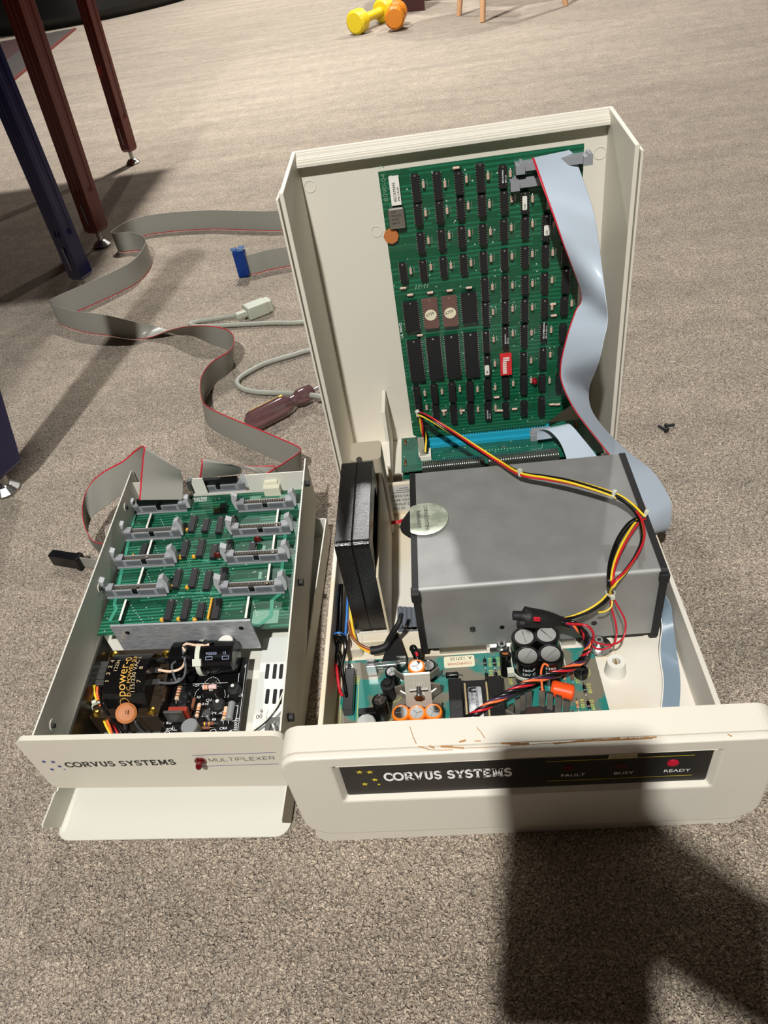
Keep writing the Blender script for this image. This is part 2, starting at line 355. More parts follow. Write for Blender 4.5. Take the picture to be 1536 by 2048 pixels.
def word(mb, text, x0, x1, y0, y1, fn, font=SER, w=0.17, thin=0.09, gap=0.06):
    tot = sum(font[c][0]+gap for c in text)-gap; sx = (x1-x0)/tot; sy = (y1-y0); x = x0
    asp = sx/sy
    for c in text:
        g = font[c]
        def f2(u, v, x=x): return fn(x+u*sx, y0+v*sy)
        for st in g[1]: stroke(mb, st, w, f2)
        if len(g) > 2:
            for st in g[2]: stroke(mb, st, thin, f2)
        x += (g[0]+gap)*sx
def star(mb, cx, cy, r, fn):
    pts = []
    for i in range(10):
        rr = r if i % 2 == 0 else r*0.42; t = PI/2+i*PI/5; pts.append((cx+rr*math.cos(t), cy+rr*math.sin(t)))
    mb._add([fn(cx, cy)]+[fn(u, v) for u, v in pts], [(0, 1+i, 1+(i+1) % 10) for i in range(10)])
_fc = {}
def text(s, size, origin, ex, ey, material, parent, name='lettering', center=False, stretch=1.0):
    """built-in font text lying in the plane ex,ey"""
    cu = bpy.data.curves.new('t', 'FONT'); cu.body = s; cu.size = size; cu.resolution_u = 2
    if center: cu.align_x = 'CENTER'
    tmp = bpy.data.objects.new('t', cu); COL.objects.link(tmp)
    me = bpy.data.meshes.new_from_object(tmp.evaluated_get(bpy.context.evaluated_depsgraph_get()))
    bpy.data.objects.remove(tmp)
    ex, ey = V3(ex).normalized()*stretch, V3(ey).normalized()
    mb = MB(); o = V3(origin)
    mb.v = [o+ex*v.co.x+ey*v.co.y for v in me.vertices]; mb.f = [list(p.vertices) for p in me.polygons]
    mb.mi = [0]*len(mb.f); mb.sm = [False]*len(mb.f); bpy.data.meshes.remove(me)
    return mb.build(name, material, parent)

# ---- ribbon cable: rows of (edge point A = marked edge, edge point B)
def ribbon(name, rows, n, mats, parent=None, sub=5, thick=0.0009, red_first=True):
    A = catmull([V3(a) for a, b in rows], sub); B = catmull([V3(b) for a, b in rows], sub)
    mb = MB(); cnt = 2*n+1; vs = []; K = len(A)
    for i in range(K):
        a, b = A[i], B[i]; t = (A[min(i+1, K-1)]+B[min(i+1, K-1)]-A[max(i-1, 0)]-B[max(i-1, 0)]).normalized()
        nr = t.cross(b-a).normalized()
        for side in (1, -1):
            for k in range(cnt):
                h = thick/2*(1.0 if k % 2 else 0.35)
                vs.append(a.lerp(b, k/(cnt-1))+nr*side*h)
    fs = []; mi = []; W_ = 2*cnt
    for i in range(K-1):
        for side in (0, 1):
            for k in range(cnt-1):
                p = i*W_+side*cnt+k; fs.append((p, p+1, p+W_+1, p+W_)); mi.append(1 if (k < 3 and red_first) else 0)
        for k in (0, cnt-1):
            p = i*W_+k; q = p+cnt; fs.append((p, q, q+W_, p+W_)); mi.append(1 if (k == 0 and red_first) else 0)
    mb._add(vs, fs, 0, True); mb.mi = mi
    return mb.build(name, mats, parent)

# ================================================================== the room
mb = MB(); mb._add([(-6, -3, 0), (5, -3, 0), (5, 9, 0), (-6, 9, 0)], [(0, 1, 2, 3)])
CARPET = carpet_mat()
mb.build('floor', CARPET, at=(0, 0, 0), kind='structure')
WALLM = mat('taupe_wall_paint', (112, 102, 90), 0.8, bump=0.1, bscale=300)
MB().box(-6, 5, 9, 9.1, 0, 2.45).build('wall_back', WALLM, kind='structure')
MB().box(-6.1, -6, -3, 9, 0, 2.45).build('wall_left', WALLM, kind='structure')
MB().box(5, 5.1, -3, 9, 0, 2.45).build('wall_right', WALLM, kind='structure')
MB().box(-6, 5, -3.1, -3, 0, 2.45).build('wall_front', WALLM, kind='structure')
MB().box(-6, 5, -3, 9, 2.42, 2.5).build('ceiling', mat('ceiling_paint', (128, 122, 114), 0.85), kind='structure')

# ================================================================== hard drive enclosure: base tray and bezel
BX0, BX1, BY0, BY1, BZ = -0.132, 0.1905, 0.2630, 0.6410, 0.0525
base = thing('drive_chassis', 'off-white base tray of the opened drive unit, with thick bezel and charcoal name strip', 'enclosure', (0.03, 0.45, 0))
t = 0.0045
mb = MB()
mb.box(BX0, BX1, BY0, BY1, 0, 0.006)
mb.box(BX0, BX0+t, BY0+0.02, BY1, 0.006, BZ); mb.box(BX1-t, BX1, BY0+0.02, BY1, 0.006, BZ)
mb.box(BX0+t, BX1-t, BY1-t, BY1, 0.006, BZ); mb.box(BX0+t, BX1-t, BY0+0.02, BY0+0.024, 0.006, BZ+0.01)
mb.build('tray', BASEIN, base, bevel=0.0008)
# white outer skirt below the bezel
mb = MB(); mb.prism(rrect(BX0-0.002, BX1-0.001, -0.004, 0.02, (0.010, 0.001, 0.001, 0.010), 5), lambda u, v, h: V3((u, h, v+0.0045-0.006*(u-BX0)/(BX1-BX0)*0)), 0.2605, BY0+0.001)
mb.build('lower_lip', CREAM, base)
SL = 0.020
def bz(u, v, h): return V3((u, h, v-SL*(u+0.10)))
FX0, FX1, FZ0, FZ1 = -0.1388, 0.1985, 0.0172, 0.1315
out = rrect(FX0, FX1, FZ0, FZ1, (0.022, 0.014, 0.014, 0.022), 8)
LX0, LX1, LZ0, LZ1 = -0.0985, 0.1545, 0.0748, 0.1185
inn = rrect(LX0-0.003, LX1+0.003, LZ0-0.0035, LZ1+0.001, 0.002, 8)
mb = MB(); YF = 0.2575
mb.ring(out, inn, bz, YF, YF+0.006)
mb.prism(out, bz, YF+0.006, YF+0.0265)
inn2 = rrect(LX0, LX1, LZ0, LZ1, 0.0015, 8)
n = len(inn); mb._add([bz(u, v, YF+0.0001) for u, v in inn]+[bz(u, v, YF+0.004) for u, v in inn2], [(i, (i+1) % n, n+(i+1) % n, n+i) for i in range(n)])
bezel = mb.build('front_bezel', CREAM, base, bevel=0.0028, seg=3)
mb = MB(); mb.prism(inn2, bz, YF+0.0028, YF+0.0055)
strip = mb.build('name_strip', LABELB, base, label='charcoal name strip with white lettering')
YL = YF+0.0026
def lab(u, v): return V3((u, YL, v-SL*(u+0.10)))
def luv(px, py): p = PY(px, py, YL); return p.x, p.z+SL*(p.x+0.10)
(xa, ya), (xb, yb) = luv(770, 1562), luv(1024, 1551.5); (_, yt) = luv(770, 1545.5); (_, yt2) = luv(1024, 1537)
mb = MB()
def skew(u, v): k = (u-xa)/(xb-xa); return lab(u, v+(yb-ya)*k)
word(mb, 'CORVUS SYSTEMS', xa, xb, ya, (yt+yt2-yb+ya)/2, skew, w=0.23, thin=0.13)
mb.build('maker_lettering', WINK, base)
for (sx, sy, r) in ((205, 190, 7.2), (277, 190, 7.2), (313, 243, 7.2), (243, 273, 7.2), (342, 275, 4.2)):
    px, py = 660+sx/3.49, 1490+sy/3.49; u, v = luv(px, py); mb = MB(); star(mb, u, v, r/2700, lab); mb.build('star', YINK, base)
for (a, b, c, d) in ((1094, 1523.6, 1389.5, 1510), (1094, 1562.5, 1384, 1550)):
    u0, v0 = luv(a, b); u1, v1 = luv(c, d); mb = MB(); stroke(mb, [(u0, v0), (u1, v1)], 0.0005, lab); mb.build('pinstripe', YINK, base)
for (px, py, s_, w_) in ((1121, 1553.5, 'FAULT', 30), (1226.5, 1549, 'BUSY', 28), (1326, 1544.5, 'READY', 35)):
    u, v = luv(px, py); text(s_, 0.0052, lab(u, v)+V3((0, -0.0001, 0)), (1, 0, -SL), (0, 0, 1), WINK, base, stretch=1.12)
for (px, py) in ((1136.8, 1535.3), (1242, 1531.6), (1346, 1525.9)):
    u, v = luv(px, py); mb = MB(); mb.cyl(lab(u, v)+V3((0, 0.001, 0)), lab(u, v)-V3((0, 0.0003, 0)), 0.0039, n=24)
    mb.build('indicator_light', mat('dark_red_indicator' if px < 1300 else 'bright_red_indicator', (70, 10, 18) if px < 1300 else (190, 18, 52), 0.4), base)  # right indicator a brighter red, the other two darker
(u0, v0), (u1, v1) = luv(1216, 1516.5), luv(1274, 1514.5); (_, v2) = luv(1216, 1507.5)
mb = MB(); mb._add([lab(u0, v0)-V3((0, .0002, 0)), lab(u1, v1)-V3((0, .0002, 0)), lab(u1, v1+(v2-v0))-V3((0, .0002, 0)), lab(u0+0.0008, v2)-V3((0, .0002, 0)), lab(u0-0.0004, v0-0.002)-V3((0, .0002, 0))], [(0, 1, 2, 3), (4, 0, 3)])
mb.build('name_tag', mat('beige_tag', (196, 184, 150), 0.5), base)
text('\u2020CORVUS', 0.0035, lab(u0+0.0015, v0+0.0007)-V3((0, .0004, 0)), (1, 0, -SL+0.01), (0, 0, 1), mat('tag_ink', (110, 96, 70), .5), base, stretch=1.35)
# brown marks along the bezel's top edge
random.seed(3)
def mark(pts, w):
    mb = MB()
    for i in range(len(pts)-1):
        (x0, y0), (x1, y1) = pts[i], pts[i+1]; seg = []
        for k in range(2):
            px, py = (x0, y0) if k == 0 else (x1, y1); p = P(px, py, 0.1315-SL*(PY(px, py, .27).x+.1)+0.0002)
            if p.y < YF+0.0015: p = PY(px, py, YF-0.0002)
            seg.append(p)
        a, b = seg; dv = (b-a).normalized()*w*0.5; nn = V3((0, 0.7, 0.7)) if abs(a.y-YF) < 0.001 or True else V3((0, 0, 1))
        q = dv.cross(V3((0, -0.5, 0.85))).normalized()*w*random.uniform(.5, 1)
        mb._add([a-dv-q*.5, a+q, b+dv+q*.5, b-q], [(0, 1, 2, 3)])
    mb.build('rust_mark', RUST, base)
def zz(s): return [(780+x/2.648, 1450+y/2.65) for x, y in s]
mark(zz([(105, 8), (122, 60), (138, 98)]), 0.0005); mark(zz([(460, 12), (485, 42), (503, 70)]), 0.0004)
mark(zz([(150, 112), (205, 130), (270, 134), (330, 131)]), 0.0005); mark(zz([(270, 113), (330, 118), (392, 124)]), 0.0011)
mark(zz([(210, 110), (232, 122)]), 0.0011); mark(zz([(368, 90), (400, 84)]), .0010); mark(zz([(450, 84), (480, 86)]), .0006)
mark(zz([(590, 96), (690, 100)]), .0008); mark(zz([(640, 104), (735, 100)]), .0012); mark(zz([(400, 122), (560, 116), (700, 106), (860, 96)]), .0003)
for i in range(11):
    x = 870+i*48; y = 97-i*3+random.uniform(-4, 4); mark(zz([(x, y), (x+random.uniform(20, 46), y-4), (x+60, y-6)]), random.uniform(.0005, .0013))
mark(zz([(860, 95), (1100, 84), (1390, 72)]), .0006); mark([(1456, 1469), (1463, 1473)], .0008)

# standoffs and moulded bosses
st = MB(); c = P(1230, 1343, 0.0065); st.lathe((c.x, c.y, 0.0055), (0, 0, 1), [(0.0098, 0), (0.0078, 0.0165), (0.0036, 0.0165), (0.0036, 0.007), (0, 0.007)], 28)
st.build('standoff_boss', WHITE, base)
MB().box(c.x-0.0005, c.x+0.0005, c.y-0.003, c.y+0.003, 0.013, 0.021).build('boss_pin', BRASS, base)
st = MB(); a = P(706, 1300, 0.006); st.prism(rrect(a.x-0.011, a.x+0.011, a.y-0.010, a.y+0.010, 0.004), lambda u, v, h: V3((u, v, h)), 0.006, 0.019); st.build('corner_boss', BASEIN, base, bevel=0.001)
MB().box(-0.079, -0.0765, 0.452, 0.60, 0.006, 0.100).build('fan_side_fence', BASEIN, base, bevel=0.0008)
MB().box(-0.111, -0.070, 0.444, 0.4555, 0.006, 0.018).build('fan_ledge', BASEIN, base, bevel=0.001)
MB().box(-0.09, 0.07, 0.418, 0.4275, 0.006, 0.0105).build('floor_step', BASEIN, base, bevel=0.001)
# rating label at the back
a, b, c_, d_ = P(766, 985, 0.03), P(826, 977, 0.03), P(826, 1025, 0.008), P(770, 1032, 0.008)
LBL = MB(); y_ = 0.6355
LBL._add([(-0.077, 0.6362, 0.0495), (-0.043, 0.6362, 0.0495), (-0.043, 0.6362, 0.012), (-0.077, 0.6362, 0.012)], [(0, 1, 2, 3)])
LBL.build('rating_label', mat('silver_rating_label', (196, 196, 190), 0.45), base)
for i, s_ in enumerate(('B0130', '1000uF DLY', '5-48 VAC DC', '0.850 VARF')):
    text(s_, 0.0052, (-0.074, 0.636, 0.0145+i*0.0062), (1, 0, 0), (0, 0, 1), KINK, base)
for i in range(3): MB().box(-0.072+i*0.004, -0.048-i*0.003, 0.6358, 0.636, 0.040+i*0.003, 0.0404+i*0.003).build('label_line', KINK, base)

# ================================================================== cover standing upright behind the base
cov = thing('drive_chassis_cover', 'off-white plastic cover stood on end behind the open drive unit, its hollow inside facing forward', 'enclosure cover', (0.025, 0.74, 0))
CL0, CL1, CR, CB, CT = -0.1365, 0.1856, 0.692, 0.785, 0.3665
tk = 0.0042; ta = 0.0035
def side(xo, sgn):
    mb = MB(); o0, o1 = xo, xo+sgn*ta           # front edge, back edge (slight draft)
    pr = [(CR, 0.0), (CR, CT-0.004), (CB, CT+0.004), (CB, 0.0)]
    vs = []
    for dx in (0, sgn*tk):
        for (y, z) in pr: vs.append((xo+dx+(sgn*ta if y > CR else 0), y, z))
    mb._add(vs, [(0, 1, 2, 3), (7, 6, 5, 4), (0, 4, 5, 1), (1, 5, 6, 2), (2, 6, 7, 3), (3, 7, 4, 0)])
    mb.build('side_wall', CREAM, cov, bevel=0.0007)
    mb = MB(); x2 = xo-sgn*0.0046               # outer lap joint rib
    mb.box(min(x2, xo-sgn*0.0022), max(x2, xo-sgn*0.0022), CR+0.003, CR+0.03, 0, CT-0.010); mb.box(min(x2, xo+sgn*0.0006), max(x2, xo+sgn*0.0006), CR+0.014, CR+0.03, 0, CT-0.012)
    mb.build('lap_rib', CREAM, cov, bevel=0.0005)
side(CL0, 1); side(CL1, -1)
MB().box(CL0+ta, CL1-ta, CB, CB+tk, 0.0, CT+0.004).build('back_panel', CREAM, cov, bevel=0.0006)
mb = MB(); x0, x1 = CL0+ta+tk, CL1-ta-tk
mb.prism([(CB-0.0110, CT-0.0085), (CB-0.0110, CT-0.0050), (CB-0.0100, CT-0.0050), (CB-0.0100, CT-0.0030), (CB-0.0085, CT-0.0030), (CB-0.0085, CT-0.0012), (CB-0.0030, CT-0.0012), (CB-0.0025, CT+0.0025), (CB, CT+0.0025), (CB, CT-0.0065), (CB-0.009, CT-0.0080)],
         lambda u, v, h: V3((h, u, v)), x0, x1)
mb.build('top_lip', CREAM, cov, bevel=0.0004)
MB().box(CL0+ta, CL1-ta, CR+0.02, CB, 0, 0.004).build('bottom_wall', CREAM, cov)
# moulding fin
mb = MB(); a = PY(772, 812, 0.775)
mb.prism([(0.783, 0.0), (0.783, 0.085), (0.735, 0.085), (0.728, 0.045), (0.700, 0.030), (0.700, 0.0)], lambda u, v, h: V3((h, u, v)), -0.0805, -0.0765)
mb.build('support_fin', CREAM, cov, bevel=0.001)
for (px, py) in ((620, 373), (753, 463), (1200, 306)):
    p = PY(px, py, CB-0.0002); mb = MB(); mb.lathe(p, (0, -1, 0), [(0.0062, 0), (0.0062, 0.0003), (0.0055, 0.0003), (0.0055, 0)], 28); mb.build('ejector_mark', CREAM, cov)

# ================================================================== hard disk module
hd = thing('hard_disk_module', 'grey aluminium-clad hard disk box with black end plates, in the open drive unit', 'hard disk drive', (0.06, 0.51, 0.008))
HX0, HX1, HY0, HY1, HZ0, HZ1 = -0.0405, 0.1645, 0.4290, 0.5890, 0.010, 0.1035
mb = MB(); r = 0.004; pr = [(HY1, HZ1-0.0015), (HY1, HZ1)]+[(HY0+r-math.sin(a_)*r, HZ1-r+math.cos(a_)*r) for a_ in [i*PI/16 for i in range(9)]]+[(HY0, 0.020), (HY0+0.0015, 0.020), (HY0+0.0015, HZ1-r)]+[(HY0+r, HZ1-0.0015)]
mb.prism(pr, lambda u, v, h: V3((h, u, v)), HX0, HX1, sm=False)
sheet = mb.build('sheet_cover', ALU, hd)
MB().box(HX0+0.004, HX1-0.004, HY0+0.004, HY1, 0.012, HZ1-0.003).build('drive_body', MATTEB, hd)
for (x0, x1) in ((HX0-0.0058, HX0), (HX1, HX1+0.0058)):
    mb = MB(); mb.prism([(HY0-0.003, 0.018), (HY0-0.0035, HZ1-0.006), (HY0+0.002, HZ1+0.0005), (HY1, HZ1+0.0015), (HY1, 0.010), (HY0+0.004, 0.010)], lambda u, v, h: V3((h, u, v)), x0, x1)
    ep = mb.build('end_plate', MATTEB, hd, bevel=0.0012)
    MB().box(x0-0.0012, x1+0.0012, HY0-0.0045, HY0+0.006, HZ1-0.012, HZ1-0.002).build('corner_pad', MATTEB, ep, bevel=0.001)
for (px, py, r) in ((945, 1257, 0.0034), (1004, 1254, 0.0030), (1188, 1246, 0.0034)):
    p = PY(px, py, HY0); mb = MB(); mb.cyl(p+V3((0, 0.0005, 0)), p-V3((0, 0.0006 if px > 950 else 0.002, 0)), r*.75, n=16); mb.build('screw_hole' if px > 950 else 'rubber_plug', DARKP, hd)
MB().box(-0.030, 0.098, HY0+0.003, HY0+0.008, 0.006, 0.020).build('mounting_rail', STEEL, hd, bevel=0.0005)
for (px, py) in ((1004, 1300), (1197, 1292)):
    p = P(px, py, 0.012); w = MB(); w.cyl((p.x, p.y, 0.0115), (p.x, p.y, 0.0130), 0.0115, n=32)
    wo = w.build('washer', STEEL, hd)
    MB().box(p.x-0.014, p.x+0.014, p.y-0.009, HY0+0.006, 0.0062, 0.0113).build('mounting_foot', BASEIN, hd, bevel=0.0006)
    q = MB(); q.cyl((p.x, p.y, 0.013), (p.x, p.y, 0.0165), 0.0052, n=6); q.cyl((p.x, p.y, 0.0165), (p.x, p.y, 0.0215), 0.0036, n=20); q.cyl((p.x, p.y, 0.0215), (p.x, p.y, 0.0217), 0.0019, n=6, m=1)
    q.build('bolt', [STEEL, DARKP], hd, bevel=0.0004)
# warranty seal wrapped over the left edge
cs = P(850, 1040, HZ1); mb = MB(); R_ = 0.0225; pts = []
for i in range(40):
    a_ = 2*PI*i/40; x = cs.x+R_*math.cos(a_); y = cs.y+R_*math.sin(a_)
    pts.append((max(x, HX0-0.0060), y))
mb.prism(pts, lambda u, v, h: V3((u, v, h)), HZ1+0.0016, HZ1+0.0019)
seal = mb.build('warranty_seal', mottled('silver_foil_seal', (170, 178, 160), (214, 218, 200), 90, .4, .6, .38, .5), hd, label='round silver seal')
text('CORVUS SYSTEMS', 0.0052, (cs.x-0.0008, cs.y+0.0190, HZ1+0.0022), (0.03, -1, 0), (1, 0.03, 0), KINK, seal, stretch=0.86)
text('WARRANTY', 0.0052, (cs.x-0.0080, cs.y+0.0125, HZ1+0.0022), (0.03, -1, 0), (1, 0.03, 0), KINK, seal, stretch=0.86)
mb = MB(); pts = [(HX0-0.0058-0.0105*math.sin(PI*i/16), cs.y-0.021+0.040*i/16) for i in range(17)]
mb.prism(pts, lambda u, v, h: V3((u, v, h-0.35*(HX0-u))), HZ1-0.0008, HZ1+0.0006)
mb.build('seal_flap', MATTEB, hd)

# ================================================================== cooling fan
fan = thing('cooling_fan', 'square black cooling fan standing on edge at the left of the open drive unit', 'fan', (-0.093, 0.515, 0.018))
fx0, fx1 = -0.1105, -0.0795; fc = (0.5165, 0.0785); hs = 0.0600
fo = rrect(fc[0]-hs, fc[0]+hs, fc[1]-hs, fc[1]+hs, 0.006, 7); n = len(fo)
def circ_match(r):
    out = []
    for (u, v) in fo:
        a_ = math.atan2(v-fc[1], u-fc[0]); out.append((fc[0]+r*math.cos(a_), fc[1]+r*math.sin(a_)))
    return out
fn_ = lambda u, v, h: V3((h, u, v))
mb = MB(); xm = (fx0+fx1)/2
mb.ring(fo, circ_match(0.055), fn_, fx0, xm-0.0004); mb.ring(fo, circ_match(0.055), fn_, xm+0.0004, fx1)
fo2 = [(fc[0]+(u-fc[0])*.992, fc[1]+(v-fc[1])*.992) for u, v in fo]
mb.ring(fo2, circ_match(0.0552), fn_, xm-0.0005, xm+0.0005)
mb.build('housing', FANB, fan, bevel=0.0010)
mb = MB(); mb.cyl((fx0+0.002, *fc), (fx1-0.001, *fc), 0.024, n=36)
for k in range(3):
    a_ = k*2*PI/3+0.5; mb.obox((fx1-0.003, fc[0]+0.039*math.cos(a_), fc[1]+0.039*math.sin(a_)), (0.0015, 0, 0), V3((0, math.cos(a_), math.sin(a_)))*0.017, V3((0, -math.sin(a_), math.cos(a_)))*0.003)
mb.build('hub_and_spokes', FANB, fan)
for k in range(5):
    a_ = k*2*PI/5; mb = MB(); vs = []
    for i in range(7):
        for (rr, tw) in ((0.0245, 0.9), (0.053, 0.55)):
            an = a_+i*0.14; vs.append(V3((fx0+0.006+i*0.0027*tw, fc[0]+rr*math.cos(an), fc[1]+rr*math.sin(an))))
    vs2 = [v+V3((0.001, 0, 0)) for v in vs]
    fs = [(2*i, 2*i+1, 2*i+3, 2*i+2) for i in range(6)]; o = len(vs)
    mb._add(vs+vs2, fs+[tuple(o+x for x in f) for f in fs], 0, True); mb.build('blade', MATTEB, fan)
mb = MB(); mb.cyl((xm+0.002, 0.579, 0.132), (xm+0.002, 0.5765, 0.1385), 0.003, n=14); mb.build('corner_screw', SILV, fan)
# beige inlet housing behind it
blk = MB(); blk.prism(rrect(-0.1065, -0.0745, 0.6010, 0.6330, 0.005), lambda u, v, h: V3((u, v, h)), 0.006, 0.1180)
tag(blk.build('power_inlet_housing', mat('taupe_plastic', (178, 168, 148), 0.5), bevel=0.0025, seg=3), 'taupe rounded plastic housing upright behind the black cooling fan', 'power inlet')

# ================================================================== controller board standing in front of the cover
YB = 0.6900
cb = thing('controller_board', 'large green circuit board full of black chips, standing upright before the white cover', 'circuit board', (0.046, YB, 0.07))
def B(px, py, d=0.0): return PY(px, py, YB-0.0009) - V3((0, d, 0))
tl, tr, bl, brr = B(757, 342), B(1168, 290), B(836, 893), B(1143, 838)
PX0, PX1 = (tl.x+bl.x)/2-0.0022, tr.x+0.0002; PZ1 = (tl.z+tr.z)/2; PZ0 = 0.066
mb = MB(); poly = [(PX0, PZ1), (PX0, PZ0+0.014), (PX0+0.010, PZ0+0.004), (PX0+0.012, PZ0-0.006), (PX1-0.030, PZ0-0.006), (PX1-0.028, PZ0+0.012), (PX1-0.016, PZ0+0.022), (PX1, PZ0+0.034), (PX1, PZ1)]
mb.prism(poly, lambda u, v, h: V3((u, h, v)), YB-0.0008, YB+0.0008); mb.build('board', PCBG, cb)
# darker bands of blank mask and gold fingers
for k in range(0, 44):
    x = PX0+0.020+k*0.0032
    if x < PX1-0.034: MB().box(x, x+0.0019, YB-0.00095, YB-0.0006, PZ0-0.004, PZ0+0.002).build('gold_finger', mat('dull_gold_finger', (132, 110, 58), 0.4, 0.6), cb)
def chip_mesh(pins, w, L, h=0.0038, body=0, notch=True):
    """dual in-line chip, long axis z, facing -y; materials: body, legs"""
    mb = MB(); mb.box(-w/2, w/2, -0.0014-h, -0.0014, -L/2, L/2, 0)
    n = pins//2; pitch = min(0.00254, (L-0.001)/n)
    for s in (-1, 1):
        for i in range(n):
            z = (i-(n-1)/2)*pitch
            mb.box(*sorted((s*w/2, s*(w/2+0.0009))), -0.0030, 0, z-0.0005, z+0.0005, 1)
    if notch: mb.cyl((0, -0.0014-h-0.00008, L/2-0.001), (0, -0.0014-h, L/2-0.001), 0.0009, n=10, m=1)
    return mb
_chips = {}
def chip(parent, pos, pins, w, L, bodym=ICB, nm='integrated_circuit', T=None, tilt=None, h=0.0038):
    key = (pins, round(w, 4), round(L*1000), bodym.name, nm, T is not None, parent.name)
    if key in _chips:
        o = _chips[key]; c = o.copy(); COL.objects.link(c); c.parent = parent
        c.location = V3(pos)-ORG_AT[parent.name]; ORG_AT[c.name] = V3(pos); return c
    mb = chip_mesh(pins, w, L, h)
    if T is not None: mb.v = [T @ p for p in mb.v]
    o = mb.build(nm, [bodym, SILV], parent, at=pos); _chips[key] = o; return o
def z3(x, y): return 740+x/3.491, 280+y/3.49
def z4(x, y): return 760+x/3.2, 560+y/3.2
rows3 = [(320,240,415),(470,225,400),(620,210,370),(770,150,360),(925,165,325),(335,428,590),(485,412,570),(632,392,545),(780,375,520),(935,345,500),(1080,345,510),
 (355,635,780),(500,610,760),(640,590,740),(787,580,720),(932,545,690),(1080,520,680),(1226,515,690),
 (232,845,985),(372,825,970),(512,805,945),(652,785,930),(791,765,910),(937,745,895),(1079,730,875),(1221,715,865),(1362,740,840),
 (801,960,1105),(940,945,1095),(1080,930,1070),(1216,915,1055),(1362,900,1045),
 (805,1130,1275),(941,1105,1275),(1078,1110,1250),(1216,1095,1230),(1353,1080,1215)]
rows4 = [(678,325,445),(800,295,420),(920,285,405),(1045,265,385),(1168,270,385),(686,475,605),(917,460,580),(1040,435,550),(1157,425,540),
 (238,665,800),(348,650,785),(462,640,775),(575,640,765),(688,625,755),(803,615,740),(917,600,715),(1035,595,700),(1145,590,700),
 (250,805,850),(360,790,925),(470,785,910),(578,775,900),(690,775,880),(803,770,870),(920,760,860),(1032,745,850)]
allc = [(z3(x, a), z3(x, b)) for x, a, b in rows3]+[(z4(x, a), z4(x, b)) for x, a, b in rows4]
for (p0, p1) in allc:
    c = B((p0[0]+p1[0])/2+0.0, (p0[1]+p1[1])/2, 0.003); c.y = YB-0.0008
    L_ = abs(B(*p0).z-B(*p1).z); L_ = 0.0192 if L_ < 0.0215 else 0.0245
    if L_ > .022 and abs(B(*p0).z-B(*p1).z) > .0275: L_ = 0.0290
    chip(cb, c, 16 if L_ < .022 else (20 if L_ < .027 else 22), 0.0064, L_)
for (x, a, b, w, mm) in [(290,1105,1335,.0145,ICB),(422,1090,1305,.0145,BROWN),(557,1075,1290,.0145,BROWN),(692,1040,1275,.0150,ICG)]:
    p0, p1 = z3(x, a), z3(x, b); c = B((p0[0]+p1[0])/2, (p0[1]+p1[1])/2, 0.004); c.y = YB-0.0008
    o = chip(cb, c, 24, w, 0.0320, ICB if mm is ICG else mm, 'wide_chip' if mm is not BROWN else 'brown_ceramic_chip', h=0.0042)
    if mm is BROWN:
        q = MB(); q.cyl(c+V3((0, -0.0058, -0.001)), c+V3((0, -0.0060, -0.001)), 0.0059, n=32); s_ = q.build('round_sticker', PAPER, o)
        text('6759', 0.0042, c+V3((-0.0045, -0.0062, -0.0022)), (1, 0, 0.25), (-0.25, 0, 1), KINK, o, name='handwriting')
for (x, a, b, w) in [(230,372,640,.0155),(350,355,625,.0155),(465,342,615,.0155),(585,328,612,.0150)]:
    p0, p1 = z4(x, a), z4(x, b); c = B((p0[0]+p1[0])/2, (p0[1]+p1[1])/2, 0.004); c.y = YB-0.0008
    chip(cb, c, 40, w-0.001, abs(B(*p0).z-B(*p1).z)-0.001, ICB, 'large_chip', h=0.0042)
# white stickers, module and printed chips
def stick(px, py, w, h, s_, d=0.0056, par=cb, m=WHITE, nm='white_sticker', ts=0.0030):
    p = B(px, py, d); q = MB(); q.prism(rrect(-w/2, w/2, -h/2, h/2, 0.001, 3), lambda u, v, hh: V3((p.x+u, p.y+hh, p.z+v)), -0.0001, 0.0001); o = q.build(nm, m, par)
    if s_: text(s_, ts, p+V3((ts*0.36, -0.0003, -h/2+0.001)), (0, 0, 1), (-1, 0, 0), KINK, par)
    return o
stick(*z3(1075, 425), 0.0042, 0.0125, '310'); stick(*z3(1228, 615), 0.0050, 0.0095, '62L'); stick(*z4(682, 560), 0.0048, 0.0120, '288')
stick(*z3(1240, 430), 0.0035, 0.0100, '', m=mat('pinkish_sticker', (190, 170, 166), .5))
p = B(*z3(175, 348)); q = MB(); q.box(-0.0045, 0.0045, -0.0040, -0.001, -0.0125, 0.0125); pk = q.build('resistor_pack', WHITE, cb, at=(p.x, YB-0.0006, p.z), label='white resistor pack')
text('BECKMAN', 0.0036, (p.x+0.0005, YB-0.0048, p.z-0.009), (0, 0, 1), (-1, 0, 0), KINK, pk); text('898-3-R330', 0.0026, (p.x+0.0035, YB-0.0048, p.z-0.0090), (0, 0, 1), (-1, 0, 0), KINK, pk)
for (x, y, f) in [(928, 245, z3), (690, 845, z4), (803, 365, z4), (1047, 330, z4), (1214, 1290, z3)]:
    p = B(*f(x, y), 0.0056); text('BECKMAN', 0.0022, p+V3((0.0001, 0, -0.005)), (0, 0, 1), (-1, 0, 0), WINK, cb, stretch=1.1)
    text('899-1-R', 0.0020, p+V3((0.0026, 0, -0.005)), (0, 0, 1), (-1, 0, 0), WINK, cb)
p = B(*z3(190, 525)); q = MB(); q.box(-0.0075, 0.0075, -0.0065, -0.001, -0.0095, 0.0095); q.build('crystal_can', STEEL, cb, at=(p.x-0.0005, YB-0.0004, p.z-0.001), bevel=0.0012)
for i, s_ in enumerate(('CTS', 'MXO-55', '20.000', '8041-9')): text(s_, 0.0024, (p.x-0.0050, YB-0.0071, p.z+0.0045-i*0.0034), (1, 0, 0), (0, 0, 1), KINK, cb)
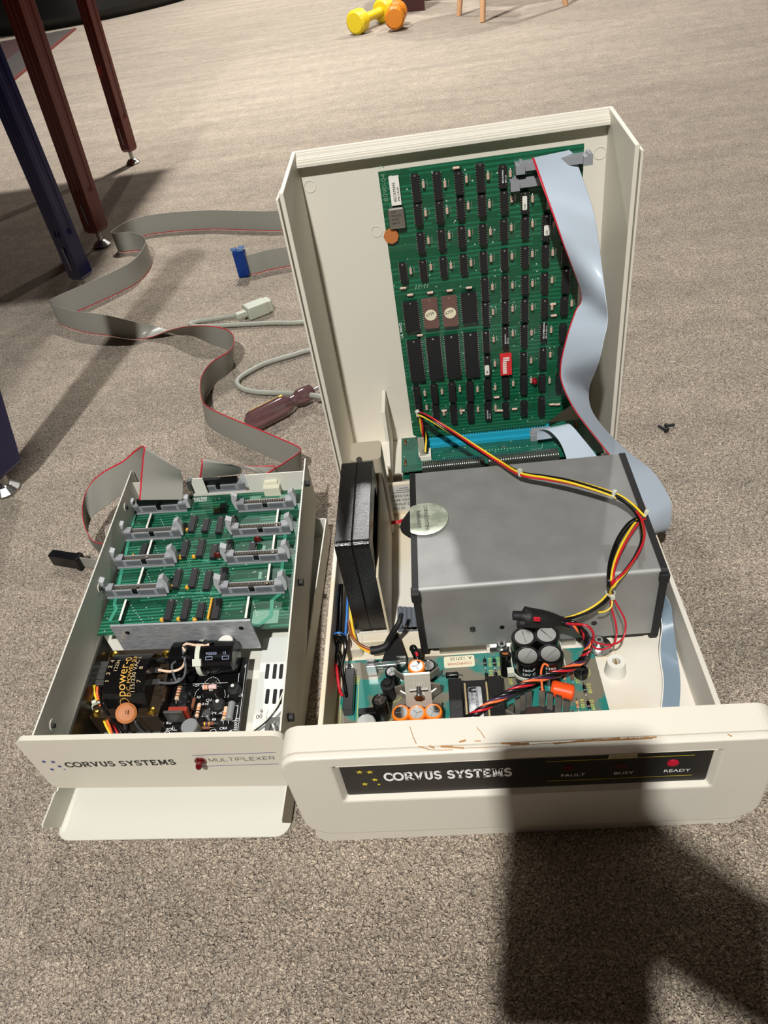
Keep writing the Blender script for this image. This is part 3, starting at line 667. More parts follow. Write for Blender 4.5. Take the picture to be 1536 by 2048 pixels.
p = B(*z3(148, 665)); q = MB(); q.cyl((0, -0.0016, 0), (0, -0.004, 0), 0.0072, n=8); q.build('tan_disc_capacitor', CER, cb, at=(p.x, YB, p.z))
# dip switch
p = B(*z4(803, 528)); q = MB(); q.box(-0.0060, 0.0060, -0.0065, -0.001, -0.0118, 0.0118); sw = q.build('dip_switch', REDS, cb, at=(p.x, YB-0.0004, p.z), label='red eight-way switch block')
for i in range(8):
    z = p.z+0.0088-i*0.00252; MB().box(p.x-0.0035 if i > 1 else p.x-0.0030, p.x+0.0005 if i > 1 else p.x+0.0035, YB-0.0075, YB-0.0067, z-0.0007, z+0.0007).build('switch_lever', WHITE, sw)
p = B(*z4(987, 640)); q = MB(); q.cyl((0, 0, 0), (0, -0.004, 0), 0.0029, n=16); q.sph((0, -0.004, 0), 0.0029); q.build('led', REDL, cb, at=(p.x, YB-0.001, p.z), label='small red LED')
# small capacitors beside the chips
q = MB(); q.cyl((0, -0.0024, -0.0026), (0, -0.0024, 0.0026), 0.0014, n=10)
q.tube([(0, -0.0003, 0.0048), (0, -0.0024, 0.0044), (0, -0.0024, -0.0044), (0, -0.0003, -0.0048)], 0.00035, 5, 1, smooth=0)
q.box(0.0030, 0.0036, -0.0002, 0, -0.003, 0.003, 1)
cap0 = None; CAPM = mat('pale_axial_capacitor', (196, 168, 150), 0.5)
for i, (p0, p1) in enumerate(allc[:60]):
    p = B((p0[0]+p1[0])/2+15, (p0[1]+p1[1])/2-4+random.uniform(-3, 3)); p.y = YB-0.0008
    if p.x > PX1-0.006: continue
    if cap0 is None: cap0 = q.build('axial_capacitor', [CAPM, SILV], cb, at=p)
    else:
        c = cap0.copy(); COL.objects.link(c); c.parent = cb; c.location = p-ORG_AT[cb.name]; ORG_AT[c.name] = p
for (px, py) in [z3(232, 1028), z3(600, 190), z3(1275, 1140), z4(255, 348), z4(1110, 222), z4(1100, 790), z4(1135, 790), z4(750, 830), z4(770, 830), z4(860, 820), z4(410, 830), z4(525, 830), z4(745, 745), z3(280, 1075), z3(420, 1060), z3(555, 1045), z3(690, 1025)]:
    p = B(px, py); k = MB(); k.cyl((-0.0028, -0.002, 0), (0.0028, -0.002, 0), 0.0013, n=10); k.tube([(-0.0052, 0, 0), (-0.0048, -0.002, 0), (0.0048, -0.002, 0), (0.0052, 0, 0)], 0.00035, 5, 1, smooth=0)
    k.build('resistor', [CAPM, SILV], cb, at=(p.x, YB-0.0008, p.z))
text('8090-0417', 0.0060, B(777, 403, .0003), (0, 0, 1), (-1, 0, 0), mat('faint_etch', (110, 150, 120), .5), cb, stretch=1.25)
text('UL 94VO', 0.0040, B(807, 676, .0003), (0, 0, 1), (-1, 0, 0), WINK, cb, stretch=1.15)
text('IMI', 0.0070, B(828, 579, .0003), (1, 0, 0.02), (0.35, 0, 1), mat('faint_etch', (110, 150, 120), .5), cb, stretch=1.6)
# two ribbon headers at the top right
for (px, py, w_) in ((1095, 322, 0.056), (1068, 358, 0.034)):
    p = B(px, py, 0.006); q = MB(); q.box(-w_/2, w_/2, -0.009, -0.001, -0.0035, 0.0035); hd_ = q.build('ribbon_header', GREYC, cb, at=(p.x+(0.004 if py < 340 else 0), YB, p.z))
    for s in (-1, 1):
        q = MB(); x = p.x+(0.004 if py < 340 else 0)+s*(w_/2+0.001); q.prism([(-0.004, -0.0045), (0.004, -0.0045), (0.004, 0.004), (0.001, 0.0055), (-0.001, 0.003), (-0.004, 0.0035)], lambda u, v, h: V3((x+u, h, p.z+v)), YB-0.013, YB-0.001)
        q.build('latch', GREYC, hd_, bevel=0.0005)

# ================================================================== backplane with the turquoise connector
ZBP = 0.0640
bp = thing('backplane_board', 'narrow green board with long turquoise edge connector, lying behind the aluminium drive box', 'circuit board', (0.05, 0.675, ZBP))
g0, g1, g2 = P(803, 877, ZBP), P(803, 939, ZBP), P(1186, 845, ZBP)
mb = MB(); mb.prism([(g0.x, g0.y), (g1.x, g1.y-0.004), (g2.x+0.001, g1.y-0.004), (g2.x+0.001, g0.y-0.001), (g2.x-0.004, g0.y+0.002), (g0.x+0.018, g0.y+0.002), (g0.x+0.018, g0.y)], lambda u, v, h: V3((u, v, h)), ZBP-0.0016, ZBP); mb.build('board', PCBB, bp)
mb = MB(); mb.prism([(g0.x, g0.y-0.01), (g0.x, g1.y-0.004), (g2.x, g1.y-0.004), (g2.x, g0.y-0.01)], lambda u, v, h: V3((u, v, h)), ZBP-0.012, ZBP-0.0104); mb.build('lower_board', PCBB, bp)
TX0, TX1 = PX0+0.012, PX1-0.026; TY = YB
mb = MB(); mb.box(TX0, TX1, TY-0.0056, TY-0.0012, ZBP, ZBP+0.0105); mb.box(TX0, TX1, TY+0.0012, TY+0.0050, ZBP, ZBP+0.0105); mb.box(TX0, TX0+0.004, TY-0.0012, TY+0.0012, ZBP, ZBP+0.0105); mb.box(TX1-0.004, TX1, TY-0.0012, TY+0.0012, ZBP, ZBP+0.0105)
mb.box(TX0-0.006, TX1+0.006, TY-0.0095, TY-0.0056, ZBP, ZBP+0.005)
ec = mb.build('edge_connector', TEAL, bp, bevel=0.0003)
mb = MB()
for i in range(46): x = TX0+0.006+i*(TX1-TX0-0.012)/45; mb.box(x-0.0007, x+0.0007, TY-0.0034, TY-0.0012, ZBP+0.0104, ZBP+0.0110)
mb.build('contact_slots', mat('dark_contact', (30, 50, 54), .4, .5), ec)
for (x0, x1, z_, y_) in ((0.0, 0.069, 0, 0), (0.073, 0.150, 0, 0)):
    sx = P(845, 935, ZBP).x
    mb = MB(); n = 30; yy = g1.y-0.001
    for i in range(n):
        x = sx+x0+(x1-x0)*(i+.5)/n; pr = [(yy+0.006, ZBP+0.0002), (yy+0.005, ZBP+0.0055), (yy-0.001, ZBP+0.0085), (yy-0.008, ZBP+0.0085), (yy-0.011, ZBP+0.003)]
        mb.tube([(x, a, b) for a, b in pr], 0.00085, 6)
    mb.box(sx+x0, sx+x1, yy-0.009, yy+0.004, ZBP, ZBP+0.0065, 1)
    mb.build('jumper_wire_row', [SILV, mat('dark_strip', (70, 78, 66), .4)], bp)
for (px, py) in ((811, 885), (811, 926), (1152, 850), (1160, 890)):
    p = P(px, py, ZBP); mb = MB(); mb.tube([p+V3((0, -0.004, 0)), p+V3((0, -0.003, .002)), p+V3((0, 0.003, .002)), p+V3((0, .004, 0))], 0.0011, 6, smooth=0); mb.build('copper_staple', mat('copper', (170, 90, 50), .35, .8), bp)
p = P(848, 912, ZBP); mb = MB(); mb.box(-0.0075, 0.0065, -0.009, 0.007, 0, 0.006); mb.box(-0.0075, -0.0055, -0.009, 0.007, 0, 0.010); mb.build('power_socket', WPLAS, bp, at=(p.x+0.002, p.y, ZBP), bevel=0.0005)
p = P(1070, 875, ZBP); mb = MB(); mb.box(-0.006, 0.006, -0.005, 0.005, 0, 0.008); mb.box(-0.0045, 0.018, -0.003, 0.006, 0.008, 0.011); mb.build('ribbon_header', GREYC, bp, at=(p.x, p.y-0.002, ZBP), bevel=0.0005)
for x, y in ((0, 0), (0.03, 0.002)): MB().box(P(952, 905, ZBP).x+x, P(952, 905, ZBP).x+x+0.004, 0.668+y, 0.6695+y, ZBP, ZBP+0.001).build('solder_link', SILV, bp)
mb = MB(); q = P(1000, 900, ZBP+0.0003); fnb = lambda u, v: V3((u, v, ZBP+0.0003))
for k in range(14): stroke(mb, [(q.x-0.022+k*0.0034, q.y), (q.x-0.022+k*0.0034, q.y+0.003)], 0.0008, fnb)
stroke(mb, [(q.x+0.032, q.y-0.006), (q.x+0.046, q.y-0.004), (q.x+0.048, q.y+0.004)], 0.0006, fnb); mb.build('silk_print', mat('pale_print', (140, 180, 160), .5), bp)

# ---- ribbon helper: keep the true width
def rows_w(spec, W):
    """spec: (edgeA px, edgeB px, depth Y of A, sign) ; B is found along its own sight line at distance W from A"""
    out = []
    for (ax, ay, bx, by, Y, sg) in spec:
        A = PY(ax, ay, Y); d = RM @ _ray(bx, by); o = V3((0, 0, CH)); oc = o-A
        b = d.dot(oc); c_ = oc.dot(oc)-W*W; D = b*b-c_
        tt = -b+sg*math.sqrt(D) if D > 0 else -b
        out.append((A, o+d*tt))
    return out
WR = 0.0445
spec = [(1064, 316, 1144, 299, .668, 1), (1076, 350, 1163, 350, .664, 1), (1090, 389, 1186, 419, .655, 1), (1108, 438, 1197, 478, .648, 1), (1123, 481, 1204, 533, .645, 1), (1162, 588, 1212, 600, .655, -1), (1150, 622, 1216, 640, .650, -1),
        (1134, 669, 1208, 681, .640, -1), (1120, 730, 1197, 728, .640, -1), (1124, 770, 1178, 780, .640, 1), (1150, 822, 1186, 826, .635, 1), (1196, 882, 1230, 880, .615, 1), (1230, 925, 1275, 918, .590, 1), (1262, 965, 1305, 942, .565, 1),
        (1283, 1003, 1334, 985, .535, 1), (1294, 1034, 1343, 1016, .515, 1), (1302, 1062, 1334, 1062, .505, 1)]
rw = rows_w(spec, WR)
A, B_ = rw[-1]; rw.append((V3((HX1+0.009, 0.500, 0.055)), V3((HX1+0.0155, 0.540, 0.050)))); rw.append((V3((HX1+0.009, 0.50, 0.02)), V3((HX1+0.0155, 0.54, 0.015))))
rb = ribbon('ribbon_cable', rw, 34, [RIBB, RIBR])
tag(rb, 'pale blue-grey ribbon cable draped from the upright green board over the drive box corner', 'ribbon cable')
# short ribbon folded from the backplane header
sp2 = [(1072, 890, 1078, 868, .668, 1), (1080, 855, 1120, 845, .672, 1), (1098, 842, 1150, 858, .676, 1), (1112, 870, 1142, 862, .66, 1), (1122, 918, 1190, 918, .625, 1)]
c0 = P(1073, 878, ZBP+0.010)
r2 = [(c0+V3((0.000, -0.002, 0.0)), c0+V3((0.030, 0.000, 0.0))), (c0+V3((0.002, -0.003, .014)), c0+V3((0.032, 0.002, .012))), (c0+V3((0.012, -0.010, .017)), c0+V3((0.036, -0.004, .018))), (c0+V3((0.022, -0.022, .009)), c0+V3((0.046, -0.018, .010))), (c0+V3((0.026, -0.045, .001)), c0+V3((0.058, -0.045, .002))), (c0+V3((0.026, -0.075, -.006)), c0+V3((0.068, -0.075, -.006)))]
r2 = [(a, b) for a, b in r2]
tag(ribbon('ribbon_cable', r2, 26, [RIBB, RIBB], red_first=False), 'short pale ribbon folded over beside the turquoise connector, running behind the drive box', 'ribbon cable')
# ribbon on the tray floor at the right
Lp = [(1300, 1185), (1316, 1206), (1321, 1232), (1323, 1258), (1319, 1286), (1319, 1318), (1325, 1363), (1321, 1417), (1322, 1450)]
Rp = [(1310, 1168), (1323, 1181), (1341, 1208), (1347, 1247), (1353, 1301), (1358, 1331), (1361, 1372), (1359, 1414), (1360, 1446)]
Lz = [.040, .034, .028, .022, .015, .010, .0095, .0085, .008]
fr = [(P(*a, z), P(*b, z+(.016 if i < 3 else .004 if i < 5 else .001))) for i, (a, b, z) in enumerate(zip(Lp, Rp, Lz))]
tag(ribbon('ribbon_cable', fr, 20, [mat('slate_ribbon_pvc', (124, 142, 156), .4), WHITE]), 'slate grey ribbon cable lying in the tray between drive box and right wall', 'ribbon cable')

# ================================================================== power supply board
ZP = 0.0140
ps = thing('power_supply_board', 'teal power supply board crowded with capacitors and coils, between bezel and drive box', 'circuit board', (0, 0.385, ZP))
a, b = P(693, 1322, ZP), P(1186, 1299, ZP); d = P(1212, 1423, ZP); yb = 0.312
mb = MB(); mb.prism([(a.x-0.002, a.y), (a.x-0.006, yb), (d.x+0.004, yb), (b.x, b.y+0.003)], lambda u, v, h: V3((u, v, h)), ZP-0.0016, ZP); mb.build('board', PCBP, ps)
for (px, py) in ((700, 1335), (1165, 1316)):
    p = P(px, py, ZP); mb = MB(); mb.cyl(p, p+V3((0, 0, .0015)), 0.0032, n=16); mb.box(p.x-.002, p.x+.002, p.y-.0004, p.y+.0004, p.z+.0014, p.z+.0017, 1); mb.build('corner_screw', [STEEL, DARKP], ps)
    MB().cyl((p.x, p.y, 0.006), (p.x, p.y, ZP-0.0016), 0.004, n=14).build('standoff', BASEIN, ps)
def zA(x, y): return 640+x/6.982, 1240+y/6.983
def zB(x, y): return 840+x/6.982, 1270+y/6.984
def zC(x, y): return 1000+x/5.908, 1200+y/5.908
def can(px, py, h, r, sleeve, par=ps, top=SILV, stripe=None, mark=None, nm='electrolytic_capacitor', zb=None, ink=WINK):
    zb = ZP if zb is None else zb; p = P(px, py, zb+h); mb = MB()
    mb.lathe((p.x, p.y, zb), (0, 0, 1), [(r, 0), (r, h-0.0012), (r*0.93, h-0.0002), (r*0.80, h), (r*0.74, h-0.0003, 1), (0.0001, h-0.0003, 1)], 30)
    o = mb.build(nm, [sleeve, top], par)
    if stripe:
        mb = MB(); an = math.radians(stripe)
        pr = [(r*0.80*math.cos(an-.22), r*0.80*math.sin(an-.22)), (r*0.80*math.cos(an+.22), r*.80*math.sin(an+.22)), (r*1.005*math.cos(an+.24), r*1.005*math.sin(an+.24)), (r*1.005*math.cos(an-.24), r*1.005*math.sin(an-.24))]
        mb._add([(p.x+u, p.y+v, zb+h+(0.0002 if i < 2 else -0.0011)) for i, (u, v) in enumerate(pr)]+[(p.x+pr[2][0], p.y+pr[2][1], zb+h*.4), (p.x+pr[3][0], p.y+pr[3][1], zb+h*.4)], [(0, 1, 2, 3), (3, 2, 4, 5)])
        mb.build('polarity_stripe', mat('pale_blue_stripe', (190, 200, 210), .4), o)
    if mark:
        for i, s_ in enumerate(mark):
            mbt = text(s_, r*0.42, (0, 0, 0), (1, 0, 0), (0, 1, 0), ink, o); me = mbt.data
            w = max((v.co.x for v in me.vertices), default=0); r0 = ORG_AT[par.name]
            for v in me.vertices:
                x, y = v.co.x+r0.x, v.co.y+r0.y; x -= 0.0 
                th = -PI/2+(x-r*0.55)/r*1.0; v.co = V3((p.x+(r+0.0002)*math.cos(th), p.y+(r+0.0002)*math.sin(th), zb+h-r*0.75-i*r*0.55+y))-r0
    # vent scores on the can top
    mb = MB(); f = lambda u, v: V3((p.x+u, p.y+v, zb+h-0.0001))
    k = random.uniform(0, 3)
    for j in range(2 if r > .008 else 3): stroke(mb, [(r*.0*math.cos(k), 0), (r*.6*math.cos(k+j*(PI if r > .008 else 2.1)), r*.6*math.sin(k+j*(PI if r > .008 else 2.1)))], r*0.07, f)
    mb.build('vent_score', mat('score_line', (150, 150, 150), .5, .5), o)
    return o
can(*zA(1345, 640), 0.0215, 0.0078, ORC, stripe=100)
can(*zA(1510, 630), 0.0150, 0.0070, BLK); can(*zA(1000, 715), 0.0190, 0.0062, BLK)
can(*zA(830, 1115), 0.0250, 0.0068, BLK, stripe=20)
can(*zA(1125, 1285), 0.0200, 0.0078, ORC, stripe=90); can(*zA(1350, 1290), 0.0200, 0.0078, ORC, stripe=150); can(*zA(1580, 1270), 0.0200, 0.0078, ORC, stripe=95)
for (px, py, st_, mk) in ((1048, 1273, 95, ['3uF', '105C']), (1093, 1268, 100, None), (1055, 1311, 100, ['100uF', '50V C']), (1101, 1307, 95, ['3300', '100uF'])):
    can(px, py, 0.0330, 0.0112, BLK, stripe=st_, mark=mk)
p = P(1055, 1311, ZP+0.033); p2 = P(1101, 1307, ZP+0.033)
mb = MB(); cx_, cy_ = (p.x+p2.x)/2, p.y+0.011
mb.ring(rrect(cx_-0.0235, cx_+0.0235, cy_-0.0225, cy_+0.0235, 0.012, 7), rrect(cx_-0.0225, cx_+0.0225, cy_-0.0215, cy_+0.0225, 0.011, 7), lambda u, v, h: V3((u, v, h)), ZP+0.011, ZP+0.0150)
mb.box(cx_-0.028, cx_-0.022, cy_-0.016, cy_-0.010, ZP+0.010, ZP+0.0165); mb.build('nylon_band', TIE, ps, bevel=0.0003)
# black choke, rubber column
p = P(*zA(930, 850), ZP+0.024); mb = MB(); mb.lathe((p.x, p.y, ZP), (0, 0, 1), [(0.0058, 0), (0.0058, .016), (.0063, .0165), (.0063, .019), (.0040, .0195), (.0038, .0235), (0, .024)], 24); mb.build('choke_coil', MATTEB, ps)
# potentiometer bottom left
p = P(*zA(640, 1420), ZP+0.016); mb = MB(); mb.lathe((p.x, p.y, ZP), (0, 0, 1), [(0.0085, 0), (0.0085, .015), (.0075, .016), (0, .016)], 10); mb.build('round_trimmer', mat('light_grey_knob', (176, 176, 172), .5), ps)
MB().box(p.x-0.007, p.x+0.009, p.y+0.008, p.y+0.014, ZP, ZP+0.016).build('regulator_case', DARKP, ps, bevel=.0004)
# left heatsink: upright plate with angled fins
pc = P(*zA(1350, 760), ZP+0.026); mb = MB(); x0, x1 = pc.x-0.0115, pc.x+0.0115; y = pc.y
mb._add([(x0, y, ZP+.026), (x1, y, ZP+.026), (x1, y-0.022, ZP+.002), (x0, y-0.022, ZP+.002), (x0, y+.0012, ZP+.027), (x1, y+.0012, ZP+.027), (x1, y-0.0208, ZP+.001), (x0, y-0.0208, ZP+.001)], [(0, 1, 2, 3), (7, 6, 5, 4), (0, 4, 5, 1), (1, 5, 6, 2), (2, 6, 7, 3), (3, 7, 4, 0)])
hs_ = mb.build('heatsink_plate', FIN, ps)
for s in (-1, 1):
    for j in range(4):
        f = j/4; c0 = V3((pc.x+s*0.0115, y-0.022*f, ZP+.026-.024*f)); mb = MB()
        ax = V3((s*0.0085, 0, 0))+(V3((0, 0.0065, 0)) if j == 0 else V3((0, -0.0045, 0.003) if j % 2 else (0, 0.005, 0.002)))
        mb.obox(c0+ax*0.5-V3((0, 0, 0.004)), ax*0.5, V3((0, 0.0006, 0.0004)), V3((0, 0, 0.0042))); mb.build('heatsink_fin', FIN, hs_)
text('THM', 0.0055, (pc.x-0.0045, y-0.0080, ZP+.0196), (1, 0, 0), (0, .65, .75), mat('stamp_line', (200, 196, 186), .4, .6), hs_); text('6032', 0.0055, (pc.x-0.0055, y-0.0118, ZP+.0155), (1, 0, 0), (0, .65, .75), mat('stamp_line', (200, 196, 186), .4, .6), hs_)
q = P(*zA(1385, 1085), ZP+0.016); mb = MB(); mb.cyl(q, q+V3((0, 0.009, 0.003)), 0.0022, n=14); mb.cyl(q-V3((0, .001, 0)), q+V3((0, .001, 0)), .0045, n=6); mb.box(q.x-.008, q.x+.008, q.y+.006, q.y+.0068, q.z, q.z+.0025); mb.build('heatsink_bolt', SILV, ps)
# fuse in clips
p, q = P(735, 1334, ZP+0.008), P(812, 1326, ZP+0.008); mb = MB(); mb.cyl(p, q, 0.0032, n=18); fz = mb.build('glass_fuse', GLASS, ps)
mb = MB(); mb.cyl(p, p.lerp(q, .18), 0.0034, n=18); mb.cyl(q.lerp(p, .15), q, .0034, n=18); mb.cyl(p, q, 0.0003, n=5); mb.build('end_cap', SILV, fz)
for c in (p+V3((.004, 0, 0)), q-V3((.004, 0, 0))):
    mb = MB(); mb.box(c.x-.0045, c.x+.0045, c.y-.0048, c.y-.0036, ZP, ZP+.0135); mb.box(c.x-.0045, c.x+.0045, c.y+.0036, c.y+.0048, ZP, ZP+.0135); mb.box(c.x-.0045, c.x+.0045, c.y-.0048, c.y+.0048, ZP, ZP+.001); mb.build('fuse_clip', SILV, ps, bevel=.0003)
# transformer
p = P(*zB(760, 610), ZP+0.022); xL, xR = P(*zB(390, 610), ZP+.022).x, P(*zB(1140, 600), ZP+.022).x; yT = p.y; yB_ = yT-0.040
tr_ = MB().box(xL+0.012, xR-0.012, yB_, yT, ZP, ZP+0.020).build('transformer', MATTEB, ps, bevel=.0006)
for (x0, x1) in ((xL, xL+.0115), (xR-.0125, xR)): MB().box(x0, x1, yB_-.001, yT+0.0008, ZP, ZP+0.0235).build('core_half', mat('black_ferrite', (24, 24, 24), .5, bump=.4, bscale=700), tr_, bevel=.0008)
for x in (xL+.0135, xR-.0145): MB().box(x, x+.0015, yB_, yT-.004, ZP+.005, ZP+.0222).build('yellowed_tape', mat('tan_tape', (170, 152, 110), .6), tr_)
x0, x1 = xL+.0165, xR-.0185; mb = MB(); mb.prism(rrect(x0, x1, yB_+.001, yT-.0075, .0018, 4), lambda u, v, h: V3((u, v, h)), ZP+.0202, ZP+.0207)
sl = mb.build('foil_sticker', mottled('foil_label', (190, 196, 200), (236, 238, 240), 50, .4, .6, .3, .4), tr_)
for i, (s_, sz) in enumerate((('COMPOWER CORP', .0036), ('MODEL N', .0030), ('INPUT 115 VAC', .0030))): text(s_, sz, (x1-0.0058-i*0.0034, yT-.0080, ZP+.0211), (0, -1, 0), (1, 0, 0), KINK, sl)
mb = MB(); mb.prism([(0.0026*math.cos(a_), 0.0026*math.sin(a_)) for a_ in [PI*i/8+PI/2 for i in range(9)]]+[(0.004, -.0026), (.004, -.0010), (0, -.0010), (0, .0010), (.004, .0010), (.004, .0026)], lambda u, v, h: V3((x1-.0085+u, yT-.0105-v*0, h))+V3((0, v, 0)), ZP+.0207, ZP+.0210); mb.build('round_logo', KINK, sl)
# sticker
q0 = P(*zB(548, 373), ZP); mb = MB(); mb.prism(rrect(-.0142, .0142, -.0064, .0064, .0018, 4), lambda u, v, h: q0+V3((u, v, h)), 0, .0003); sk = mb.build('rating_sticker', PAPER, ps, label='cream sticker with upside-down red word')
text('COMPOWER', .0040, q0+V3((.0118, -.0010, .0005)), (-1, 0, 0), (0, -1, 0), RINK, sk, stretch=1.0); text('A  127155', .0048, q0+V3((.0118, .0050, .0005)), (-1, 0, 0), (0, -1, 0), KINK, sk, stretch=1.0)
# diodes and resistors
def axial(px, py, L, r, m_, vert=True, z=ZP+.002, nm='diode', par=ps, band=None, frame=None):
    p = P(px, py, z); d = V3((0, 1, 0)) if vert else V3((1, 0, 0))
    mb = MB(); mb.lathe(p-d*L/2, d, [(0, 0), (r*.85, 0), (r, r*.3), (r*.92, L*.3), (r*.92, L*.7), (r, L-r*.3), (r*.85, L), (0, L)], 14)
    mb.tube([p-d*(L*.5+.004)-V3((0, 0, .002)), p-d*(L*.5+.003), p+d*(L*.5+.003), p+d*(L*.5+.004)-V3((0, 0, .002))], .00035, 5, 1, smooth=0)
    o = mb.build(nm, [m_, SILV], par)
    if band:
        for i, bm_ in enumerate(band):
            c = p+d*(-L*.3+i*L*.2); k = MB(); k.cyl(c-d*L*.04, c+d*L*.04, r*1.03, n=14, caps=False); k.build('colour_band', bm_, o)
    return o
SB = mat('silver_band', (200, 200, 200), .4)
for (f, x, y) in ((zB, 905, 380), (zB, 1037, 380), (zB, 930, 580), (zB, 1060, 570), (zC, 1000, 1050), (zC, 1048, 1240)): axial(*f(x, y), .0065, .0016, BLK, band=None if x == 930 else [SB])
axial(*zB(445, 560), .011, .0030, BLK, vert=False, z=ZP+.006)
RES = mat('beige_resistor', (196, 160, 120), .5); RBR = mat('brown_resistor', (120, 74, 50), .5)
axial(*zC(915, 1235), .0065, .0015, RES, nm='resistor', band=[RINK, BRN, GINK]); axial(*zC(848, 900), .0065, .0014, RBR, nm='resistor'); axial(*zC(760, 905), .0065, .0014, RES, nm='resistor', band=[BRN, RINK])
# black sleeve capacitor C109, trimmer, film capacitor
p0, p1 = P(*zB(1190, 260), ZP+.022), P(*zB(1195, 560), ZP+.001); mb = MB(); mb.tube([p0, p0.lerp(p1, .5)+V3((0, .001, 0)), p1], lambda t: .0052-.001*t, 14, smooth=4); mb.cyl(p0+V3((0, 0, .0001)), p0+(p0-p1).normalized()*.0004, .003, n=10, m=1); mb.build('sleeved_capacitor', [BLK, CER], ps)
p = P(*zC(962, 820), ZP+.008); mb = MB(); mb.lathe((p.x, p.y, ZP), (0, 0, 1), [(.0062, 0), (.0062, .0065), (.0055, .0065), (.0055, .0045), (.002, .0045), (.002, .008), (0, .008)], 24); mb.box(p.x-.005, p.x+.005, p.y-.0006, p.y+.0006, ZP+.004, ZP+.0075); mb.build('trimmer_pot', DARKP, ps)
p, q = P(*zC(655, 1050), ZP+.011), P(*zC(845, 1095), ZP+.009); mb = MB(); dd = (q-p).normalized(); L_ = (q-p).length
mb.lathe(p-dd*.004, dd, [(0, 0), (.0058, 0), (.0072, .002), (.0072, L_+.004), (.0062, L_+.0055), (0, L_+.0055)], 24); mb.build('film_capacitor', FILM, ps, label='bright orange barrel capacitor')
# right star heatsink: two fans of upright fins
cst = P(*zC(440, 1300), ZP+.012)
hsb = MB().prism(rrect(cst.x-.020, cst.x+.020, cst.y-.010, cst.y+.010, .004), lambda u, v, h: V3((u, v, h)), ZP+.001, ZP+.0022).build('star_heatsink', MATTEB, ps)  # base coloured black to paint in the dark gaps between fins
fx = [(125, 1230, -1), (205, 1150, -1), (268, 1100, -1), (345, 1060, -1), (495, 1050, 1), (590, 1085, 1), (690, 1125, 1), (785, 1170, 1)]
for (x, y_, s) in fx:
    t_ = P(*zC(x, y_), ZP+.026); mb = MB()
    mb.obox((t_.x, t_.y-.001, ZP+.013), V3((.0024, s*-.0010, 0)), (0.0002, .0007, 0), (0, 0, .013)); mb.obox((t_.x, t_.y-.001, ZP+.0262), V3((.0024, s*-.0010, 0)), (0.0002, .0010, 0), (0, 0, .0003), 1); mb.build('heatsink_fin', [FIN, SILV], hsb)  # silver tip boxes added to paint the fin tops bright
for (x, s) in ((130, -1), (815, 1)):
    t_ = P(*zC(x, 1330), ZP+.026); mb = MB(); mb.obox((t_.x, t_.y, ZP+.013), V3((.004, s*.003, 0)), (0.0002, .0006, 0), (0, 0, .013)); mb.build('heatsink_fin', FIN, hsb)
mb = MB(); c = P(*zC(415, 1350), ZP+.019); mb.cyl((c.x, c.y, ZP+.002), (c.x, c.y, ZP+.017), .0085, n=28); mb.cyl((c.x, c.y, ZP+.002), (c.x, c.y, ZP+.004), .0110, n=28); mb.build('power_transistor', SILV, hsb)
# connector J102 with its wires
p = P(*zA(400, 930), ZP+.010); MB().box(p.x-.0045, p.x+.0045, p.y-.024, p.y+.020, ZP, ZP+.010).build('wire_connector', DARKP, ps, bevel=.0004)
mb = MB(); f = lambda u, v: V3((p.x+u, p.y+v, ZP+.0003)); stroke(mb, [(-.008, -.012), (-.008, -.032), (.0075, -.032), (.0075, .016)], .0004, f); mb.build('silk_print', mat('lime_silk', (206, 210, 90), .5), ps)
LIME = mat('lime_silk', (206, 210, 90), .5)
for (px, py, s_, sz) in ((707, 1384, 'J102', .0055), (976, 1338, 'D103', .0044), (993, 1336, 'D104', .0044), (978, 1362, 'D101', .0044), (997, 1364, 'D102', .0044), (1017, 1373, 'C109', .0046), (1151, 1372, 'R102', .0046), (1176, 1390, 'D108', .0046), (1162, 1422, 'R105', .0046), (1182, 1424, 'D109', .0046)):
    q = P(px, py, ZP+.0003); text(s_, sz, q+V3((.001, .0175 if s_ == 'J102' else .012, 0)), (0.0, -1, 0), (1, 0, 0), LIME, ps)
text('+', .006, P(752, 1445, ZP+.0003), (1, 0, 0), (0, 1, 0), LIME, ps)
for (cxy, r_, a0, a1) in ((zC(965, 850), .0072, 250, 380), (zA(880, 1330), .0095, 230, 350), (zA(980, 1000), .012, 280, 340)):
    q = P(*cxy, ZP+.0003); mb = MB(); stroke(mb, arc(0, 0, r_, r_, a0, a1, 14), .0004, lambda u, v: q+V3((u, v, 0))); mb.build('silk_print', LIME, ps)

# ================================================================== wire looms
def wires(par, path, cols, off=0.0012, r=.00085, twist=0.0, names=('wire',)):
    """path of world points, one tube per colour laid side by side (twist in turns)"""
    pts = catmull([V3(p) for p in path], 6); n = len(pts); out = []
    for k, m_ in enumerate(cols):
        q = []
        for i, p in enumerate(pts):
            t = (pts[min(i+1, n-1)]-pts[max(i-1, 0)]).normalized(); a = t.cross(V3((0, 0, 1)))
            a = V3((1, 0, 0)) if a.length < .1 else a.normalized(); b = t.cross(a)
            an = 2*PI*k/len(cols)+twist*2*PI*i/n
            w = off*(0.7 + 0.5*math.sin(i*0.15+k*2)) if twist == 0 else off
            q.append(p+a*math.cos(an)*w+b*math.sin(an)*w)
        mb = MB(); mb.tube(q, r, 7, smooth=0); out.append(mb.build('wire', m_, par))
    return out
def tie(par, p, t, r=.0026, m_=TIE):
    t = V3(t).normalized(); a = t.cross(V3((0, 0, 1))).normalized(); b = a.cross(t); mb = MB()
    prf = [(r, -.0010), (r+.0007, -.0010), (r+.0007, .0010), (r, .0010), (r, -.0010)]
    mb.lathe(p, t, [(x, y) for x, y in prf], 18); mb.obox(V3(p)+b*(r+.0016)+a*.0006, a*.0018, t*.0017, b*.0016); mb.build('cable_tie', m_, par)
